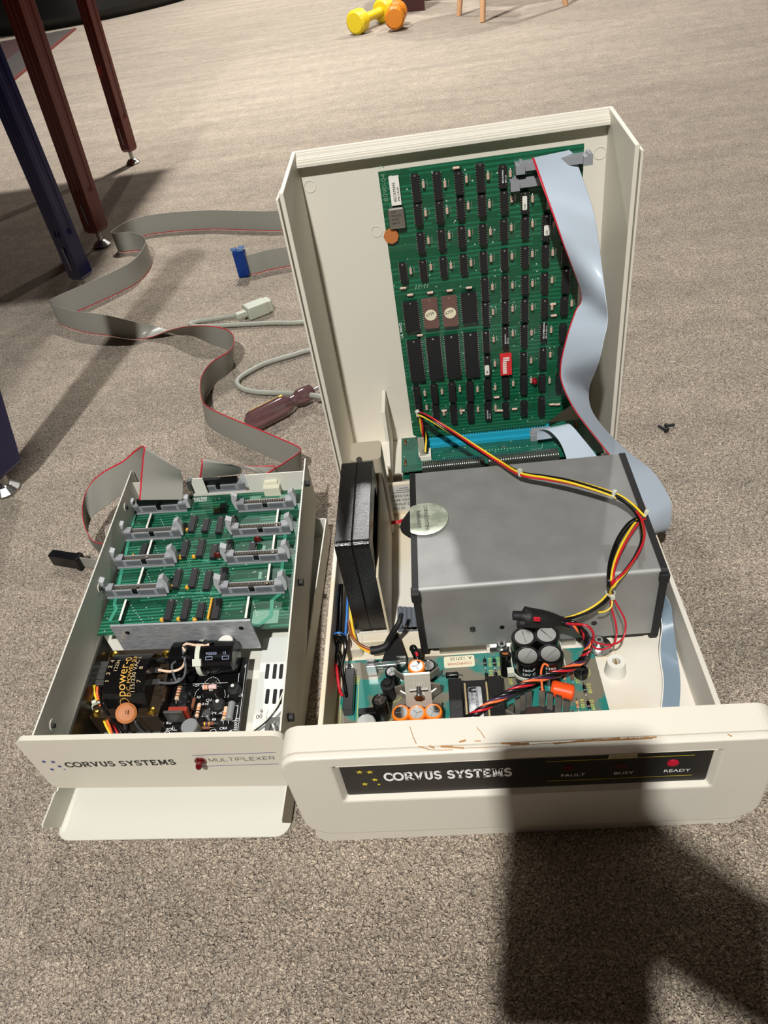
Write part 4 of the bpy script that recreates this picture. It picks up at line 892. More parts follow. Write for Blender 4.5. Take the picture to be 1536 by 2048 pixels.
h1 = thing('wire_loom', 'black, red and yellow wires tied in a loom over the aluminium drive box', 'wiring', (0.06, 0.55, 0.11))
pw = [P(850, 905, .075), P(850, 880, .085), PY(843, 850, .672), PY(838, 829, .668), PY(862, 838, .655), PY(905, 865, .640), PY(955, 897, .610), PY(1000, 925, .585), P(1042, 948, .119), P(1095, 956, .124), P(1150, 966, .128), P(1228, 990, .126), P(1262, 1010, .122), P(1288, 1034, .117)]
wires(h1, pw, [BLK, YEL, RED, BLK, YEL], off=.0017, r=.00115, twist=1.0)
for i, j in ((3, 4), (8, 9), (11, 12)): tie(h1, pw[i], pw[j]-pw[i-1], r=.0024)
mb = MB(); c = P(843, 893, .082); mb.obox(c, (.0035, 0, 0), (0, .0008, .0115), (0, .001, 0)); wt = mb.build('wire_tag', mat('clear_tag', (170, 168, 150), .4, alpha=.9), h1); 
e0 = P(1288, 1034, .117)
loopL = [e0, P(1262, 1046, .116), P(1238, 1080, .1145), P(1222, 1125, .112), P(1218, 1165, .108), PY(1219, 1186, .420)]
loopM = [e0, P(1274, 1046, .116), P(1250, 1085, .115), P(1232, 1125, .113), P(1224, 1160, .110), PY(1221, 1186, .420)]
loopR = [P(1228, 990, .126), P(1262, 1012, .122), P(1282, 1040, .117), P(1287, 1075, .115), P(1273, 1110, .114), P(1250, 1142, .112), P(1228, 1165, .108), PY(1221, 1186, .420)]
for path, cols in ((loopL, [BLK, BLK]), (loopM, [YEL, RED]), (loopR, [BLK, ORG if False else YEL, RED])): wires(h1, path, cols, off=.0015, r=.0011)
tie(h1, PY(1221, 1186, .420), (0, 0.02, 1), r=.0034); tie(h1, P(1291, 1030, .117), (1, -.6, -.2), r=.0026)
down1 = [PY(1221, 1186, .420), PY(1205, 1205, .413), PY(1180, 1222, .408), PY(1150, 1234, .405), PY(1125, 1239, .403)]
wires(h1, down1, [YEL, BLK, BLK], off=.0019, r=.0010)
for path in ([PY(1221, 1186, .420), PY(1223, 1215, .413), PY(1231, 1245, .405), PY(1233, 1270, .398), PY(1225, 1291, .390), PY(1200, 1299, .388), PY(1180, 1290, .390)],
             [PY(1222, 1186, .420), PY(1236, 1213, .412), PY(1250, 1240, .405), PY(1250, 1265, .398), PY(1240, 1283, .392), PY(1215, 1290, .388), PY(1185, 1283, .390)]):
    mb = MB(); mb.tube(path, .00085, 7); mb.build('wire', RED, h1)
mb = MB(); mb.tube([PY(1221, 1186, .42), PY(1224, 1210, .412), PY(1212, 1222, .409), PY(1197, 1225, .41)], .0008, 7); mb.build('wire', YEL, h1)
# taped joint
tj = [PY(1026, 1231, .398), PY(1045, 1232, .398), PY(1065, 1236, .399), PY(1095, 1239, .4), PY(1126, 1243, .402)]
mb = MB(); mb.tube(tj, lambda t: .0042+.0042*math.sin(PI*min(1, t*1.05))**.8 if t > .3 else .0040, 12); mb.build('taped_joint', MATTEB, h1, label='black taped joint')
mb = MB(); mb.tube([PY(1038, 1246, .394), PY(1070, 1247, .394), PY(1100, 1248, .396)], .0036, 10); mb.cyl(PY(1050, 1228, .4), PY(1056, 1217, .402), .0035, n=10); mb.build('tape_end', MATTEB, h1)
mb = MB(); mb.tube([PY(1067, 1236, .387), PY(1080, 1237, .387)], .0011, 6); mb.tube([PY(1067, 1240, .387), PY(1080, 1241, .387)], .0011, 6); mb.build('wire_stub', RED, h1)
# fat loom from the joint, twisted, down to the power board
pl = [PY(1124, 1244, .400), PY(1150, 1252, .396), PY(1170, 1270, .392), PY(1176, 1292, .388), PY(1170, 1312, .384), P(1155, 1328, .045), P(1125, 1343, .046), P(1090, 1354, .047), P(1055, 1367, .048), P(1020, 1385, .046), P(985, 1405, .043), P(955, 1425, .040), P(930, 1440, .034), P(905, 1452, .024)]
h2 = thing('twisted_wire_loom', 'twisted black, red, orange and purple wires crossing over the teal power supply board', 'wiring', (0.05, 0.37, 0.04))
wires(h2, pl, [BLK, RED, BLK, ORG, PUR, BLK], off=.0022, r=.00115, twist=5.5)
mb = MB(); mb.tube([PY(1124, 1247, .399), PY(1150, 1248, .394), PY(1175, 1252, .39), PY(1187, 1268, .388), PY(1184, 1285, .388), PY(1174, 1294, .388)], .0011, 7); mb.build('wire', RED, h2)
mb = MB(); mb.tube([PY(1124, 1241, .4), PY(1145, 1243, .396), PY(1163, 1255, .393), PY(1172, 1275, .39), PY(1174, 1290, .388)], .0012, 7); mb.build('wire', BLK, h2)
mb = MB(); mb.tube([P(1085, 1382, ZP+.03), P(1082, 1345, .050), P(1088, 1328, .052), P(1097, 1332, .05)], .0010, 7); mb.build('wire', ORG, h2)
# fan-side leads
h3 = thing('lead_bundle', 'black, blue, brown, yellow and pink leads bundled beside the fan foot', 'wiring', (-0.11, 0.42, 0.03))
for m_, path, r in ((BLU, [P(696, 1180, .03), P(694, 1225, .03), P(690, 1285, .03), P(688, 1320, .024)], .0013), (BLU, [P(660, 1300, .02), P(663, 1277, .036), P(676, 1266, .042), P(688, 1272, .038), P(693, 1290, .028)], .0013),
                    (YEL, [P(700, 1210, .028), P(703, 1240, .028), P(708, 1270, .026), P(716, 1288, .022), P(730, 1300, .020), P(742, 1305, .020)], .0013), (BRN, [P(697, 1240, .03), P(702, 1270, .03), P(714, 1285, .026), P(728, 1293, .024), P(743, 1299, .022)], .0013), (ORG, [P(699, 1245, .028), P(706, 1273, .027), P(720, 1290, .023), P(742, 1302, .021)], .0012),
                    (RED, [P(662, 1308, .02), P(667, 1320, .024), P(673, 1335, .026), P(676, 1360, .026), P(680, 1382, .026), P(685, 1392, .025)], .0015),
                    (BLK, [P(675, 1170, .03), P(674, 1220, .03), P(675, 1280, .028), P(672, 1330, .02)], .0022), (BLK, [P(683, 1170, .03), P(681, 1230, .03), P(679, 1285, .028)], .0022)):
    mb = MB(); mb.tube(path, r, 8); mb.build('wire', m_, h3)
for k in range(4):
    mb = MB(); dx = k*2.5; mb.tube([P(658+dx, 1302, .02), P(664+dx, 1280, .036), P(676+dx*.6, 1270, .042), P(688+dx*.5, 1282, .036), P(690, 1305, .030), P(684, 1330, .03), P(688, 1360, .03), P(692, 1385, .026)], .0017, 8); mb.build('wire', BLK, h3)
mb = MB(); mb.tube([P(657, 1306, .018), P(656, 1322, .020), P(661, 1345, .016), P(668, 1354, .014), P(674, 1345, .018), P(676, 1320, .024), P(668, 1303, .026)], .0026, 9); mb.build('wire', BLK, h3)
mb = MB(); mb.tube([P(742, 1301, .021), P(757, 1299, .022), P(772, 1292, .024), P(779, 1278, .030), P(788, 1262, .042), P(798, 1245, .050), P(803, 1228, .052)], lambda t: .0042-.0022*t, 10); mb.build('heat_shrink_sleeve', MATTEB, h3)
# black rubber cone and grey clip behind it
p0, p1 = P(780, 1322, .006), P(790, 1262, .03); mb = MB(); mb.prism([(p0.x-.006, .418), (p0.x+.018, .417), (p0.x+.0085, .452), (p0.x+.003, .452)], lambda u, v, h: V3((u, v, h)), .0062, .0200)
mb.build('plastic_wedge', MATTEB, base, bevel=.001, label='black plastic wedge')
p = P(808, 1230, .018); mb = MB()
for i in range(4): mb.cyl((p.x-.004+i*.0045, p.y-.012, .015-i*.001), (p.x-.004+i*.0045, p.y+.012, .015-i*.001), .0030, n=12)
mb.box(p.x-.007, p.x+.013, p.y-.012, p.y+.012, .0065, .013)
tag(mb.build('grey_cable_clip', mat('slate_grey_rubber', (104, 110, 118), .5)), 'small slate grey ribbed clip on the tray floor left of the drive box', 'clip')
mb = MB(); mb.tube([P(826, 1296, .034), P(830, 1303, .036), P(836, 1318, .032)], .0036, 12); k_ = mb.build('thermal_sleeve', BLK, ps)
mb = MB(); mb.cyl(P(832, 1304, .0405), P(835, 1312, .039), .0013, n=8); mb.build('red_core', RED, k_)
for dy in (0, .003): 
    mb = MB(); mb.tube([P(778, 1047, .022)+V3((0, dy, 0)), P(795, 1046, .026)+V3((0, dy, 0)), P(822, 1039, .022)+V3((0, dy, 0))], .0011, 7); mb.build('wire', RED, h3)

# ================================================================== multiplexer
ZM = 0.0305; ZW = 0.093
mO = P(60, 1480, ZW); mA = P(561, 1470, ZW); mB1 = P(261, 948, ZW); mC = P(607, 938, ZW)
WM = (mA-mO).length; DM = 0.340
eX = (mA-mO).normalized(); eY = (((mB1-mO).normalized()+(mC-P(577, 1280, ZW)).normalized())/2).normalized()
MM = Matrix(((eX.x, eY.x, 0, mO.x), (eX.y, eY.y, 0, mO.y), (0, 0, 1, 0), (0, 0, 0, 1))); MI = MM.inverted()
def ML(px, py, z): return MI @ P(px, py, z)
def M(x, y, z): return MM @ V3((x, y, z))
mc = thing('multiplexer_case', 'open cream steel case of the small unit, with thin face plate reading MULTIPLEXER', 'electronics case', M(WM/2, DM/2, ZM))
ts = .0012
def mbm(): return MB(MM)
k = mbm(); k.box(0, WM, 0, DM, ZM, ZM+ts); k.build('bottom', MUXW, mc)
mbm().box(0, ts*1.2, 0, DM+.006, ZM+ts, ZW).build('side_wall', MUXW, mc); mbm().box(WM-ts*1.2, WM, 0, DM+.006, ZM+ts, ZW).build('side_wall', MUXW, mc)
YR = (ML(430, 955, .083)).y
k = mbm(); k.box(ts, WM-ts, YR, YR+ts, ZM+ts, .060); k.box(ts, .014, YR, YR+ts, .060, .083); k.box(.014, .018, YR, YR+ts, .060, .083)
k.box(.070, .085, YR, YR+ts, .060, .083); k.box(.135, WM-ts, YR, YR+ts, .060, .083); k.build('rear_wall', MUXW, mc)
fz0, fz1 = .0285, .1045
k = mbm(); k.prism(rrect(-.0065, WM+.0045, fz0, fz1, .0085, 7), lambda u, v, h: V3((u, h, v)), -.0075, -.003); fp = k.build('face_plate', MUXF, mc, bevel=.0006)
k = mbm(); k.box(0.002, WM-.002, -.003, 0.0, ZM+.002, ZW-.006); k.build('front_wall', MUXW, mc)
def MF(u, v): return M(u, -.0077, v)
def fuv(px, py):
    d = RM @ _ray(px, py); o = V3((0, 0, CH)); p0 = M(0, -.0077, 0); nn = eX.cross(V3((0, 0, 1))); t = (p0-o).dot(nn)/d.dot(nn); q = MI @ (o+d*t); return q.x, q.z
for (px, py, r) in ((87.5, 1523.4, 5.4), (106, 1524, 5.4), (119, 1533, 5.2), (104, 1539, 5.2), (129, 1539, 2.6)):
    u, v = fuv(px, py); k = MB(); star(k, u, v, r/2500*1.15, MF); k.build('star', BINK, mc)
(xa2, ya2), (xb2, yb2) = fuv(134, 1534.8), fuv(353.5, 1528.8); (_, yt3) = fuv(134, 1525.2)
k = MB(); word(k, 'CORVUS SYSTEMS', xa2, xb2, ya2, yt3, lambda u, v: MF(u, v+(yb2-ya2)*(u-xa2)/(xb2-xa2)), w=.2, thin=.1); k.build('maker_lettering', KINK, mc)
(xa3, ya3), (xb3, yb3) = fuv(419, 1523.4), fuv(551, 1519.0); (_, yt4) = fuv(419, 1517.2)
k = MB(); word(k, 'MULTIPLEXER', xa3, xb3, ya3, yt4, lambda u, v: MF(u, v+(yb3-ya3)*(u-xa3)/(xb3-xa3)), font=THIN, w=.11, gap=.18); k.build('model_lettering', KINK, mc)
for a, b in (((384, 1511), (551.7, 1505)), ((393.5, 1533), (557.6, 1527.8))):
    k = MB(); stroke(k, [fuv(*a), fuv(*b)], .0006, MF); k.build('blue_rule', BINK, mc)
u, v = fuv(401, 1521); pcn = MF(u, v); nrm = (eX.cross(V3((0, 0, 1)))).normalized(); nrm = nrm if nrm.y < 0 else -nrm
k = MB(); k.lathe(pcn, nrm, [(0, 0), (.0046, 0), (.0046, .0012), (.0028, .0013), (.0028, .005), (.0022, .0068), (.0012, .0076), (0, .0078)], 24); k.build('indicator_lens', mat('deep_red_lens', (92, 6, 14), .08, coat=.6), mc, label='dark red indicator lens')
for (px, py, z, s) in ((265, 1015, .08, 0), (188, 1178, .075, 0), (95, 1452, .073, 0), (613, 967, .085, 1), (596, 1165, .078, 1), (574, 1435, .075, 1)):
    q = ML(px, py, z); x = WM if s else 0; k = mbm(); k.cyl((x-.0015, q.y, z), (x+(.0045 if s else 0.001), q.y, z), .0034, n=16, m=0); k.cyl((x-.004, q.y, z), (x+.004, q.y, z), .002, n=12)
    k.build('side_screw', MATTEB, mc) if s else k.cyl((-.004, q.y, z), (0, q.y, z), .0034, n=16) and k.build('side_screw', MATTEB, mc)
    if not s: k = mbm(); k.cyl((ts*1.2, q.y+.0012, z), (ts*1.2+.0006, q.y+.0012, z), .0050, n=20); k.build('screw_boss', MUXW, mc)
# inner slotted plate at right front
k = mbm(); q0, q1 = ML(515, 1460, .036), ML(578, 1290, .036); V0 = ML(505, 1455, .036); 
vx0 = V0.x; k.box(vx0, WM-ts*1.3, .002, ML(540, 1275, .036).y, ZM+ts, .036); vp = k.build('vent_plate', mat('white_painted_steel', (222, 224, 218), .45), mc)
for (py0, py1) in ((1328, 1358), (1378, 1408)):
    for px in (529, 544, 557, 569):
        a, b = ML(px+4, py0, .0362), ML(px-1, py1, .0362)
        kk = mbm(); kk.prism(rrect(min(a.x, b.x)-.0005+.001, min(a.x, b.x)+.0030+.001, b.y, a.y, .0015, 4), lambda u, v, h: V3((u, v, h)), .0361, .0363); kk.build('vent_slot', DARKP, vp)
k = mbm(); q = ML(546, 1448, .040); k.cyl((q.x, q.y, .036), (q.x, q.y, .041), .0045, n=6); k.cyl((q.x, q.y, .041), (q.x, q.y, .045), .0026, n=14); k.box(q.x-.008, q.x+.007, q.y-.010, q.y+.009, .036, .0368); k.build('ground_nut', SILV, mc, bevel=.0003)
k = MB(); q = P(522, 1428, .0366); k.prism([(-.006, -.005), (.005, -.006), (.006, .005), (-.005, .006)], lambda u, v, h: q+V3((u, v, h)), 0, .0002); stn = k.build('inspection_sticker', WHITE, mc)
text('9', .006, q+V3((-.001, .000, .0004)), (1, .1, 0), (-.1, 1, 0), KINK, stn); text('00', .006, q+V3((-.004, -.005, .0004)), (1, .1, 0), (-.1, 1, 0), KINK, stn)
for off, m_ in ((0, WPLAS), (.0018, BLK)):
    k = MB(); k.tube([P(504, 1462, .045)+V3((off, 0, 0)), P(530, 1442, .05)+V3((off, 0, 0)), P(552, 1415, .055)+V3((off, 0, 0)), P(566, 1385, .055)+V3((off, 0, 0)), P(572, 1370, .05)+V3((off, 0, 0))], .0007, 6); k.build('ground_wire', m_, mc)

# multiplexer circuit board
ZC = .058
mp_ = thing('multiplexer_board', 'green circuit board with nine grey latched ribbon headers in the small open case', 'circuit board', M(WM/2, .24, ZC))
yb0 = ML(186, 1270, ZC).y; yb1 = YR-.001
k = mbm(); k.box(.0045, WM-.0045, yb0, yb1, ZC-.0016, ZC); k.build('board', PCBM, mp_)
def hdr(w=.064):
    k = MB(MM.to_3x3().to_4x4())
    k.box(-w/2, w/2, -.0045, -.0030, 0, .0095); k.box(-w/2, w/2, .0030, .0045, 0, .0088); k.box(-w/2, w/2, -.0045, .0045, 0, .0022)
    k.box(-w/2, w/2, -.0062, -.0045, 0, .0012, 0)
    k.box(-w/2, -w/2+.0085, -.0045, .0045, 0, .0115); k.box(w/2-.0085, w/2, -.0045, .0045, 0, .0115)
    for x0, x1 in ((-w/2+.012, -.004), (.004, w/2-.012)): k.box(x0, x1, -.0047, -.0045, .003, .0085, 1)
    k.box(-.0028, .0028, -.0048, -.0030, .004, .0096, 2)
    return k
h0 = None
def header(px, py, closed=False):
    global h0
    c = ML(px, py, ZC); wp = M(c.x, c.y+.004, ZC)
    if h0 is None or True:
        k = hdr(); o = k.build('ribbon_header', [GREYC, GREYD, WPLAS if not closed else DARKP], mp_, at=wp)
        if h0 is not None: old = o.data; o.data = h0.data if not closed else o.data
        for s in (-1, 1):
            L_ = MB(MM.to_3x3().to_4x4()); x = s*.031
            if closed: L_.prism([(0, .003), (s*.0055, .003), (s*.0055, .016), (s*.001, .0185), (-s*.003, .0165), (0, .011)], lambda u, v, h: V3((x+u, h, v)), -.0035, .0035)
            else: L_.prism([(0, .002), (s*.0035, .002), (s*.0055, .0145), (s*.0035, .0240), (-s*.0025, .0210), (-s*.0010, .0170), (s*.001, .0155), (0, .0105)], lambda u, v, h: V3((x+u, h, v)), -.0035, .0035)
            L_.build('latch', mat('pale_grey_latch', (176, 178, 180), .45), o, at=wp, bevel=.0004)
        k = MB(MM.to_3x3().to_4x4())
        if not closed:
            for i in range(17):
                for yy in (-.0013, .0013): k.box(-.0216+i*.0027, -.0211+i*.0027, yy-.00025, yy+.00025, .002, .0110)
            k.build('pin_rows', GOLD, o, at=wp)
        else:
            k.box(-.0245, .0245, -.0026, .0026, .004, .0165); k.build('ribbon_socket', DARKP, o, at=wp, bevel=.0004)
        if h0 is None: h0 = o
    return wp
H1 = header(322, 1024, True); 
for (px, py) in ((308, 1077), (293, 1132), (275, 1192)): header(px, py)
H5 = header(440, 983, True)
for (px, py) in ((533, 1019), (524, 1069), (516, 1124), (507, 1187)): header(px, py)
def z5(x, y): return 80+x/2.648, 880+y/2.648
cm = MM.to_3x3().to_4x4() @ Matrix.Rotation(-PI/2, 4, 'X') # chip long axis z -> board y, face up
cm = MM.to_3x3().to_4x4() @ Matrix(((1, 0, 0, 0), (0, 0, 1, 0), (0, -1, 0, 0), (0, 0, 0, 1)))
for (x, y0, y1) in ((808, 390, 492), (877, 410, 487), (952, 405, 487), (1022, 395, 470), (765, 520, 628), (850, 520, 618), (921, 545, 628), (998, 520, 600), (549, 540, 622), (1124, 545, 600), (725, 675, 788), (812, 672, 783), (888, 692, 788), (970, 668, 750), (684, 838, 958), (770, 835, 953), (851, 852, 948), (934, 830, 953)):
    (ax, ay), (bx, by) = z5(x+4, y0), z5(x-8, y1); a, b = ML(ax, ay, ZC+.005), ML(bx, by, ZC+.005); L_ = abs(a.y-b.y)
    L_ = .0195 if L_ < .024 else .0255
    wp = M((a.x+b.x)/2, (a.y+b.y)/2, ZC); chip(mp_, wp, 16 if L_ < .02 else 20, .0066, L_, T=cm, bodym=ICB)
k = MB(MM.to_3x3().to_4x4()); k.box(-.0011, .0011, -.0135, .0135, .0005, .0070, 0); k.box(-.0011, .0011, -.0135, .0135, .0070, .0073, 1)
sp0 = None
for (x0, y0, x1, y1) in ((588, 390, 562, 475), (590, 530, 567, 622), (548, 675, 516, 775), (455, 842, 422, 960), (1260, 370, 1252, 450), (1240, 505, 1232, 597), (1216, 660, 1205, 757), (1105, 828, 1090, 945)):
    a, b = ML(*z5(x0, y0), ZC+.007), ML(*z5(x1, y1), ZC+.007); wp = M((a.x+b.x)/2, (a.y+b.y)/2, ZC)
    if sp0 is None: sp0 = k.build('resistor_network', [DARKP, WHITE], mp_, at=wp)
    else: c = sp0.copy(); COL.objects.link(c); c.parent = mp_; c.location = wp-ORG_AT[mp_.name]; ORG_AT[c.name] = wp
k = MB(); k.sph((0, 0, .0028), .0026, 12, (1, .85, 1.1)); tb = None
for (x, y) in ((787, 480), (1003, 467), (748, 625), (820, 622), (975, 612), (705, 782), (785, 785), (943, 772), (652, 957), (740, 953), (825, 957)):
    wp = P(*z5(x, y+6), ZC)
    if tb is None: tb = k.build('tantalum_bead', TANT, mp_, at=wp)
    else: c = tb.copy(); COL.objects.link(c); c.parent = mp_; c.location = wp-ORG_AT[mp_.name]; ORG_AT[c.name] = wp
for (x, y) in ((1160, 545), (950, 630)):
    wp = P(*z5(x, y), ZC); k = MB(); k.sph((0, 0, .0055), .0042, 14, (1, .5, 1.05)); k.build('maroon_capacitor', MAROON, mp_, at=wp)
wp = P(*z5(868, 900), ZC); a, b = ML(*z5(900, 835), ZC+.006), ML(*z5(878, 948), ZC+.006); k = mbm(); k.box(min(a.x, b.x)+.001, min(a.x, b.x)+.0032, b.y, a.y, ZC, ZC+.0065); k.build('yellow_resistor_network', TANT, mp_, bevel=.0004)
wp = P(*z5(498, 625), ZC); k = MB(); k.box(-.001, .001, -.0025, .0025, 0, .004); k.build('small_yellow_capacitor', TANT, mp_, at=wp)
a = P(*z5(960, 380), ZC); k = MB(); k.box(-.008, .001, -.004, .003, 0, .0025); k.box(.001, .008, -.004, .004, 0, .009); k.build('jumper_block', DARKP, mp_, at=a)
k = MB(); [k.box(-.007+i*.0025, -.0064+i*.0025, -.002+j*.0025, -.0014+j*.0025, .002, .009) for i in range(3) for j in range(2)]; k.build('jumper_pins', GOLD, mp_, at=a)
a = P(*z5(1240, 280), ZC); k = MB(MM.to_3x3().to_4x4()); k.box(-.010, .009, -.006, .004, 0, .012); k.box(-.008, .007, .000, .006, .012, .016); k.build('power_plug', mat('ivory_nylon', (216, 214, 190), .45), mp_, at=a, bevel=.0005)
# broad pale tracks, solder dots
TRK = mat('pale_copper_track', (60, 142, 116), .35)
fm = lambda u, v: M(u, v, ZC+.0005)
def trk(pts, w):
    k = MB(); stroke(k, [tuple(ML(*z5(x, y), ZC))[:2] for x, y in pts], w, fm); k.build('copper_track', TRK, mp_)
trk([(1310, 400), (1268, 820), (1230, 850), (1225, 930), (1160, 985), (1110, 978)], .0036); trk([(500, 400), (395, 870), (405, 895), (370, 960)], .0036)
trk([(730, 812), (870, 812), (950, 815)], .002); trk([(780, 640), (980, 645)], .0012)
SD = mat('solder_dot', (216, 222, 214), .4, .3); rnd = random.Random(5)
k = MB()
def dots(p0, p1, n, r=.00055):
    a, b = ML(*z5(*p0), ZC), ML(*z5(*p1), ZC)
    for i in range(n):
        q = a.lerp(b, i/(n-1)); k.cyl(M(q.x, q.y, ZC), M(q.x, q.y, ZC+.0004), r, n=6)
dots((640, 420), (665, 470), 6); dots((600, 550), (640, 620), 7); dots((565, 700), (600, 775), 7); dots((475, 865), (545, 965), 9); dots((1130, 860), (1150, 930), 6); dots((640, 690), (700, 650), 4); dots((660, 770), (720, 700), 6)
for i in range(90):
    x, y = rnd.uniform(700, 1010), rnd.uniform(400, 950); q = ML(*z5(x, y), ZC); k.cyl(M(q.x, q.y, ZC), M(q.x, q.y, ZC+.0003), .0004, n=5)
k.build('solder_dots', SD, mp_, kind='stuff')
for (x0, y0, x1, y1) in ((1115, 300, 1170, 312), (1270, 290, 1340, 305), (1160, 700, 1172, 735), (1130, 905, 1260, 970), (1180, 560, 1190, 600)):
    a, b = ML(*z5(x0, y0), ZC), ML(*z5(x1, y1), ZC); k = mbm(); k.box(min(a.x, b.x), max(a.x, b.x), min(a.y, b.y), max(a.y, b.y), ZC, ZC+.0002)
    k.build('silk_patch', mottled('speckled_silk', (52, 120, 94), (150, 186, 166), 3000, .3, .7, .5), mp_)
for i, s_ in enumerate(('CORVUS SYSTEMS', 'MULTIPLEXER C', '8022 MUX')):
    q = ML(*z5(885, 318-i*8), ZC); text(s_, .0038, M(q.x, q.y, ZC+.0003), -eX, -eY, WINK, mp_)

# multiplexer power supply
mp2 = thing('linear_power_supply', 'black open-frame power supply with varnished transformer and large capacitor, in the small case front', 'power supply', M(.07, .06, ZM+.002))
q0, q1 = ML(218, 1252, .093), ML(495, 1239, .093); yP = (q0.y+q1.y)/2
k = mbm(); k.box(q0.x, q1.x+.002, yP, yP+.0022, .052, .0915); br_ = k.build('brushed_plate', BRUSH, mp2, label='brushed aluminium plate')
for (px, py) in ((250, 1282), (480, 1272)):
    d_ = RM @ _ray(px, py); q = ML(px, py, .08); 
    kk = mbm(); xx = ML(px, py, .082).x; kk.cyl((xx, yP-.0004, .082), (xx, yP+.0001, .082), .0022, n=12); kk.build('rivet_hole', DARKP, br_)
k = mbm(); a, b = ML(205, 1257, .082), ML(139, 1470, .082); xs = (a.x+b.x)/2
k.box(xs, xs+.0022, .004, yP-.002, ZM+ts, .082); k.build('side_bracket', mat('dark_anodised_bracket', (70, 68, 62), .35, .6), mp2)
k = mbm(); k.box(xs+.003, .104, .010, yP-.004, ZM+ts, ZM+.003); k.build('bracket_floor', mat('pale_bracket_floor', (190, 194, 196), .35, .6), mp2)
# transformer (frame fitted in local axes)
def zt(x, y): return 160+x/7.68, 1240+y/7.68
ta_, tb_ = ML(*zt(440, 470), .064), ML(*zt(1440, 430), .064); tc_ = ML(*zt(130, 1500), .064); td_ = ML(*zt(1200, 1480), .064)
tx0, tx1 = (ta_.x+tc_.x)/2+.001, (tb_.x+td_.x)/2; ty1, ty0 = (ta_.y+tb_.y)/2, (tc_.y+td_.y)/2
k = mbm(); k.box(tx0, tx1, ty0, ty1, .040, .064); core = k.build('transformer_core', LAMC, mp2, bevel=.0008)
k = mbm(); k.box(tx0+.004, tx1-.004, ty0+.003, ty1-.003, ZM+.003, .040); k.build('core_foot', DARKP, core)
for (x, y) in ((520, 520), (1315, 505), (235, 1430), (1095, 1390)):
    p = P(*zt(x, y), .0655); k = MB(); k.lathe(p-V3((0, 0, .0015)), (0, 0, 1), [(.0040, 0), (.0040, .001), (.003, .0025), (.001, .0033), (0, .0034)], 18); k.build('brass_rivet', BRASS, core)
wx0, wx1 = ML(*zt(440, 800), .080).x, ML(*zt(1060, 800), .080).x; wy0, wy1 = ty0+.008, ty1-.010; cz, rr_ = .060, .021
k = mbm(); pr = []
for i in range(17):
    an = PI*i/16; pr.append((wx0+(wx1-wx0)/2*(1-math.cos(an)), .062+.021*math.sin(an)**.6))
ymid = (wy0+wy1)/2; hw = (wy1-wy0)/2
pr = [(ymid-hw*math.cos(PI*i/18), .056+.029*math.sin(PI*i/18)**.65) for i in range(19)]
k.prism(pr, lambda u, v, h: V3((h, u, v)), wx0, wx1); wn = k.build('wrapped_winding', mat('black_varnished_wrap', (14, 13, 12), .18, bump=.5, bscale=160, coat=.3), core, bevel=.001)
def WN(x, s): # s: arc along the top, from front to back
    an = PI*s; c0 = ymid-hw*math.cos(an); v = .056+.029*math.sin(an)**.65; return M(wx0+x, c0, v+.0005)
def wtext(s_, size, x, s0, m_, sc=1.0):
    o = text(s_, size, (0, 0, 0), (1, 0, 0), (0, 1, 0), m_, wn, stretch=sc); r0 = ORG_AT['linear_power_supply'] if False else ORG_AT[mp2.name]; base_ = ORG_AT[o.name]
    for v in o.data.vertices:
        u, w = v.co.x+base_.x, v.co.y+base_.y; v.co = WN(x-w, min(.97, s0+u/(hw*2.7)))-base_
wtext('power-o', .0125, (wx1-wx0)*.54, .18, GINK, .82); wtext('D.C. POWER SUP', .0052, (wx1-wx0)*.66, .18, GINK, .95); wtext('115/230 VAC \u00b1', .0052, (wx1-wx0)*.76, .22, mat('pale_gold_ink', (190, 170, 130), .5), 1.0)
wtext('12234', .0048, (wx1-wx0)*.28, .46, mat('pale_gold_ink', (190, 170, 130), .5)); wtext('1  3  2  4', .0052, (wx1-wx0)*.13, .34, mat('pale_gold_ink', (190, 170, 130), .5), 1.1); wtext('7      8', .0052, (wx1-wx0)*.9, .33, mat('pale_gold_ink', (190, 170, 130), .5))
k = MB(); stroke(k, arc(.0, .0, .0042, .0042, 0, 360, 20), .0005, lambda u, v: WN((wx1-wx0)*.48+u, .105+v/(hw*2.7)) ); k.build('round_emblem', GINK, wn)
for i, (x, y) in enumerate(((380, 685), (345, 775), (320, 868), (300, 965))):
    p = P(*zt(x, y), .070); k = MB(); k.obox(p, eX*.0075, eY*.0030, (0, 0, .0006)); k.obox(p+V3((0, 0, .001)), eX*.003, eY*.0022, (0, 0, .0010)); k.build('solder_lug', STEEL, wn)
for (x, y) in ((1175, 625), (1120, 778), (1090, 958)):
    p = P(*zt(x, y), .070); k = MB(); k.obox(p, eX*.0085, eY*.0028, (0, 0, .0007)); k.build('solder_lug', SILV, wn)
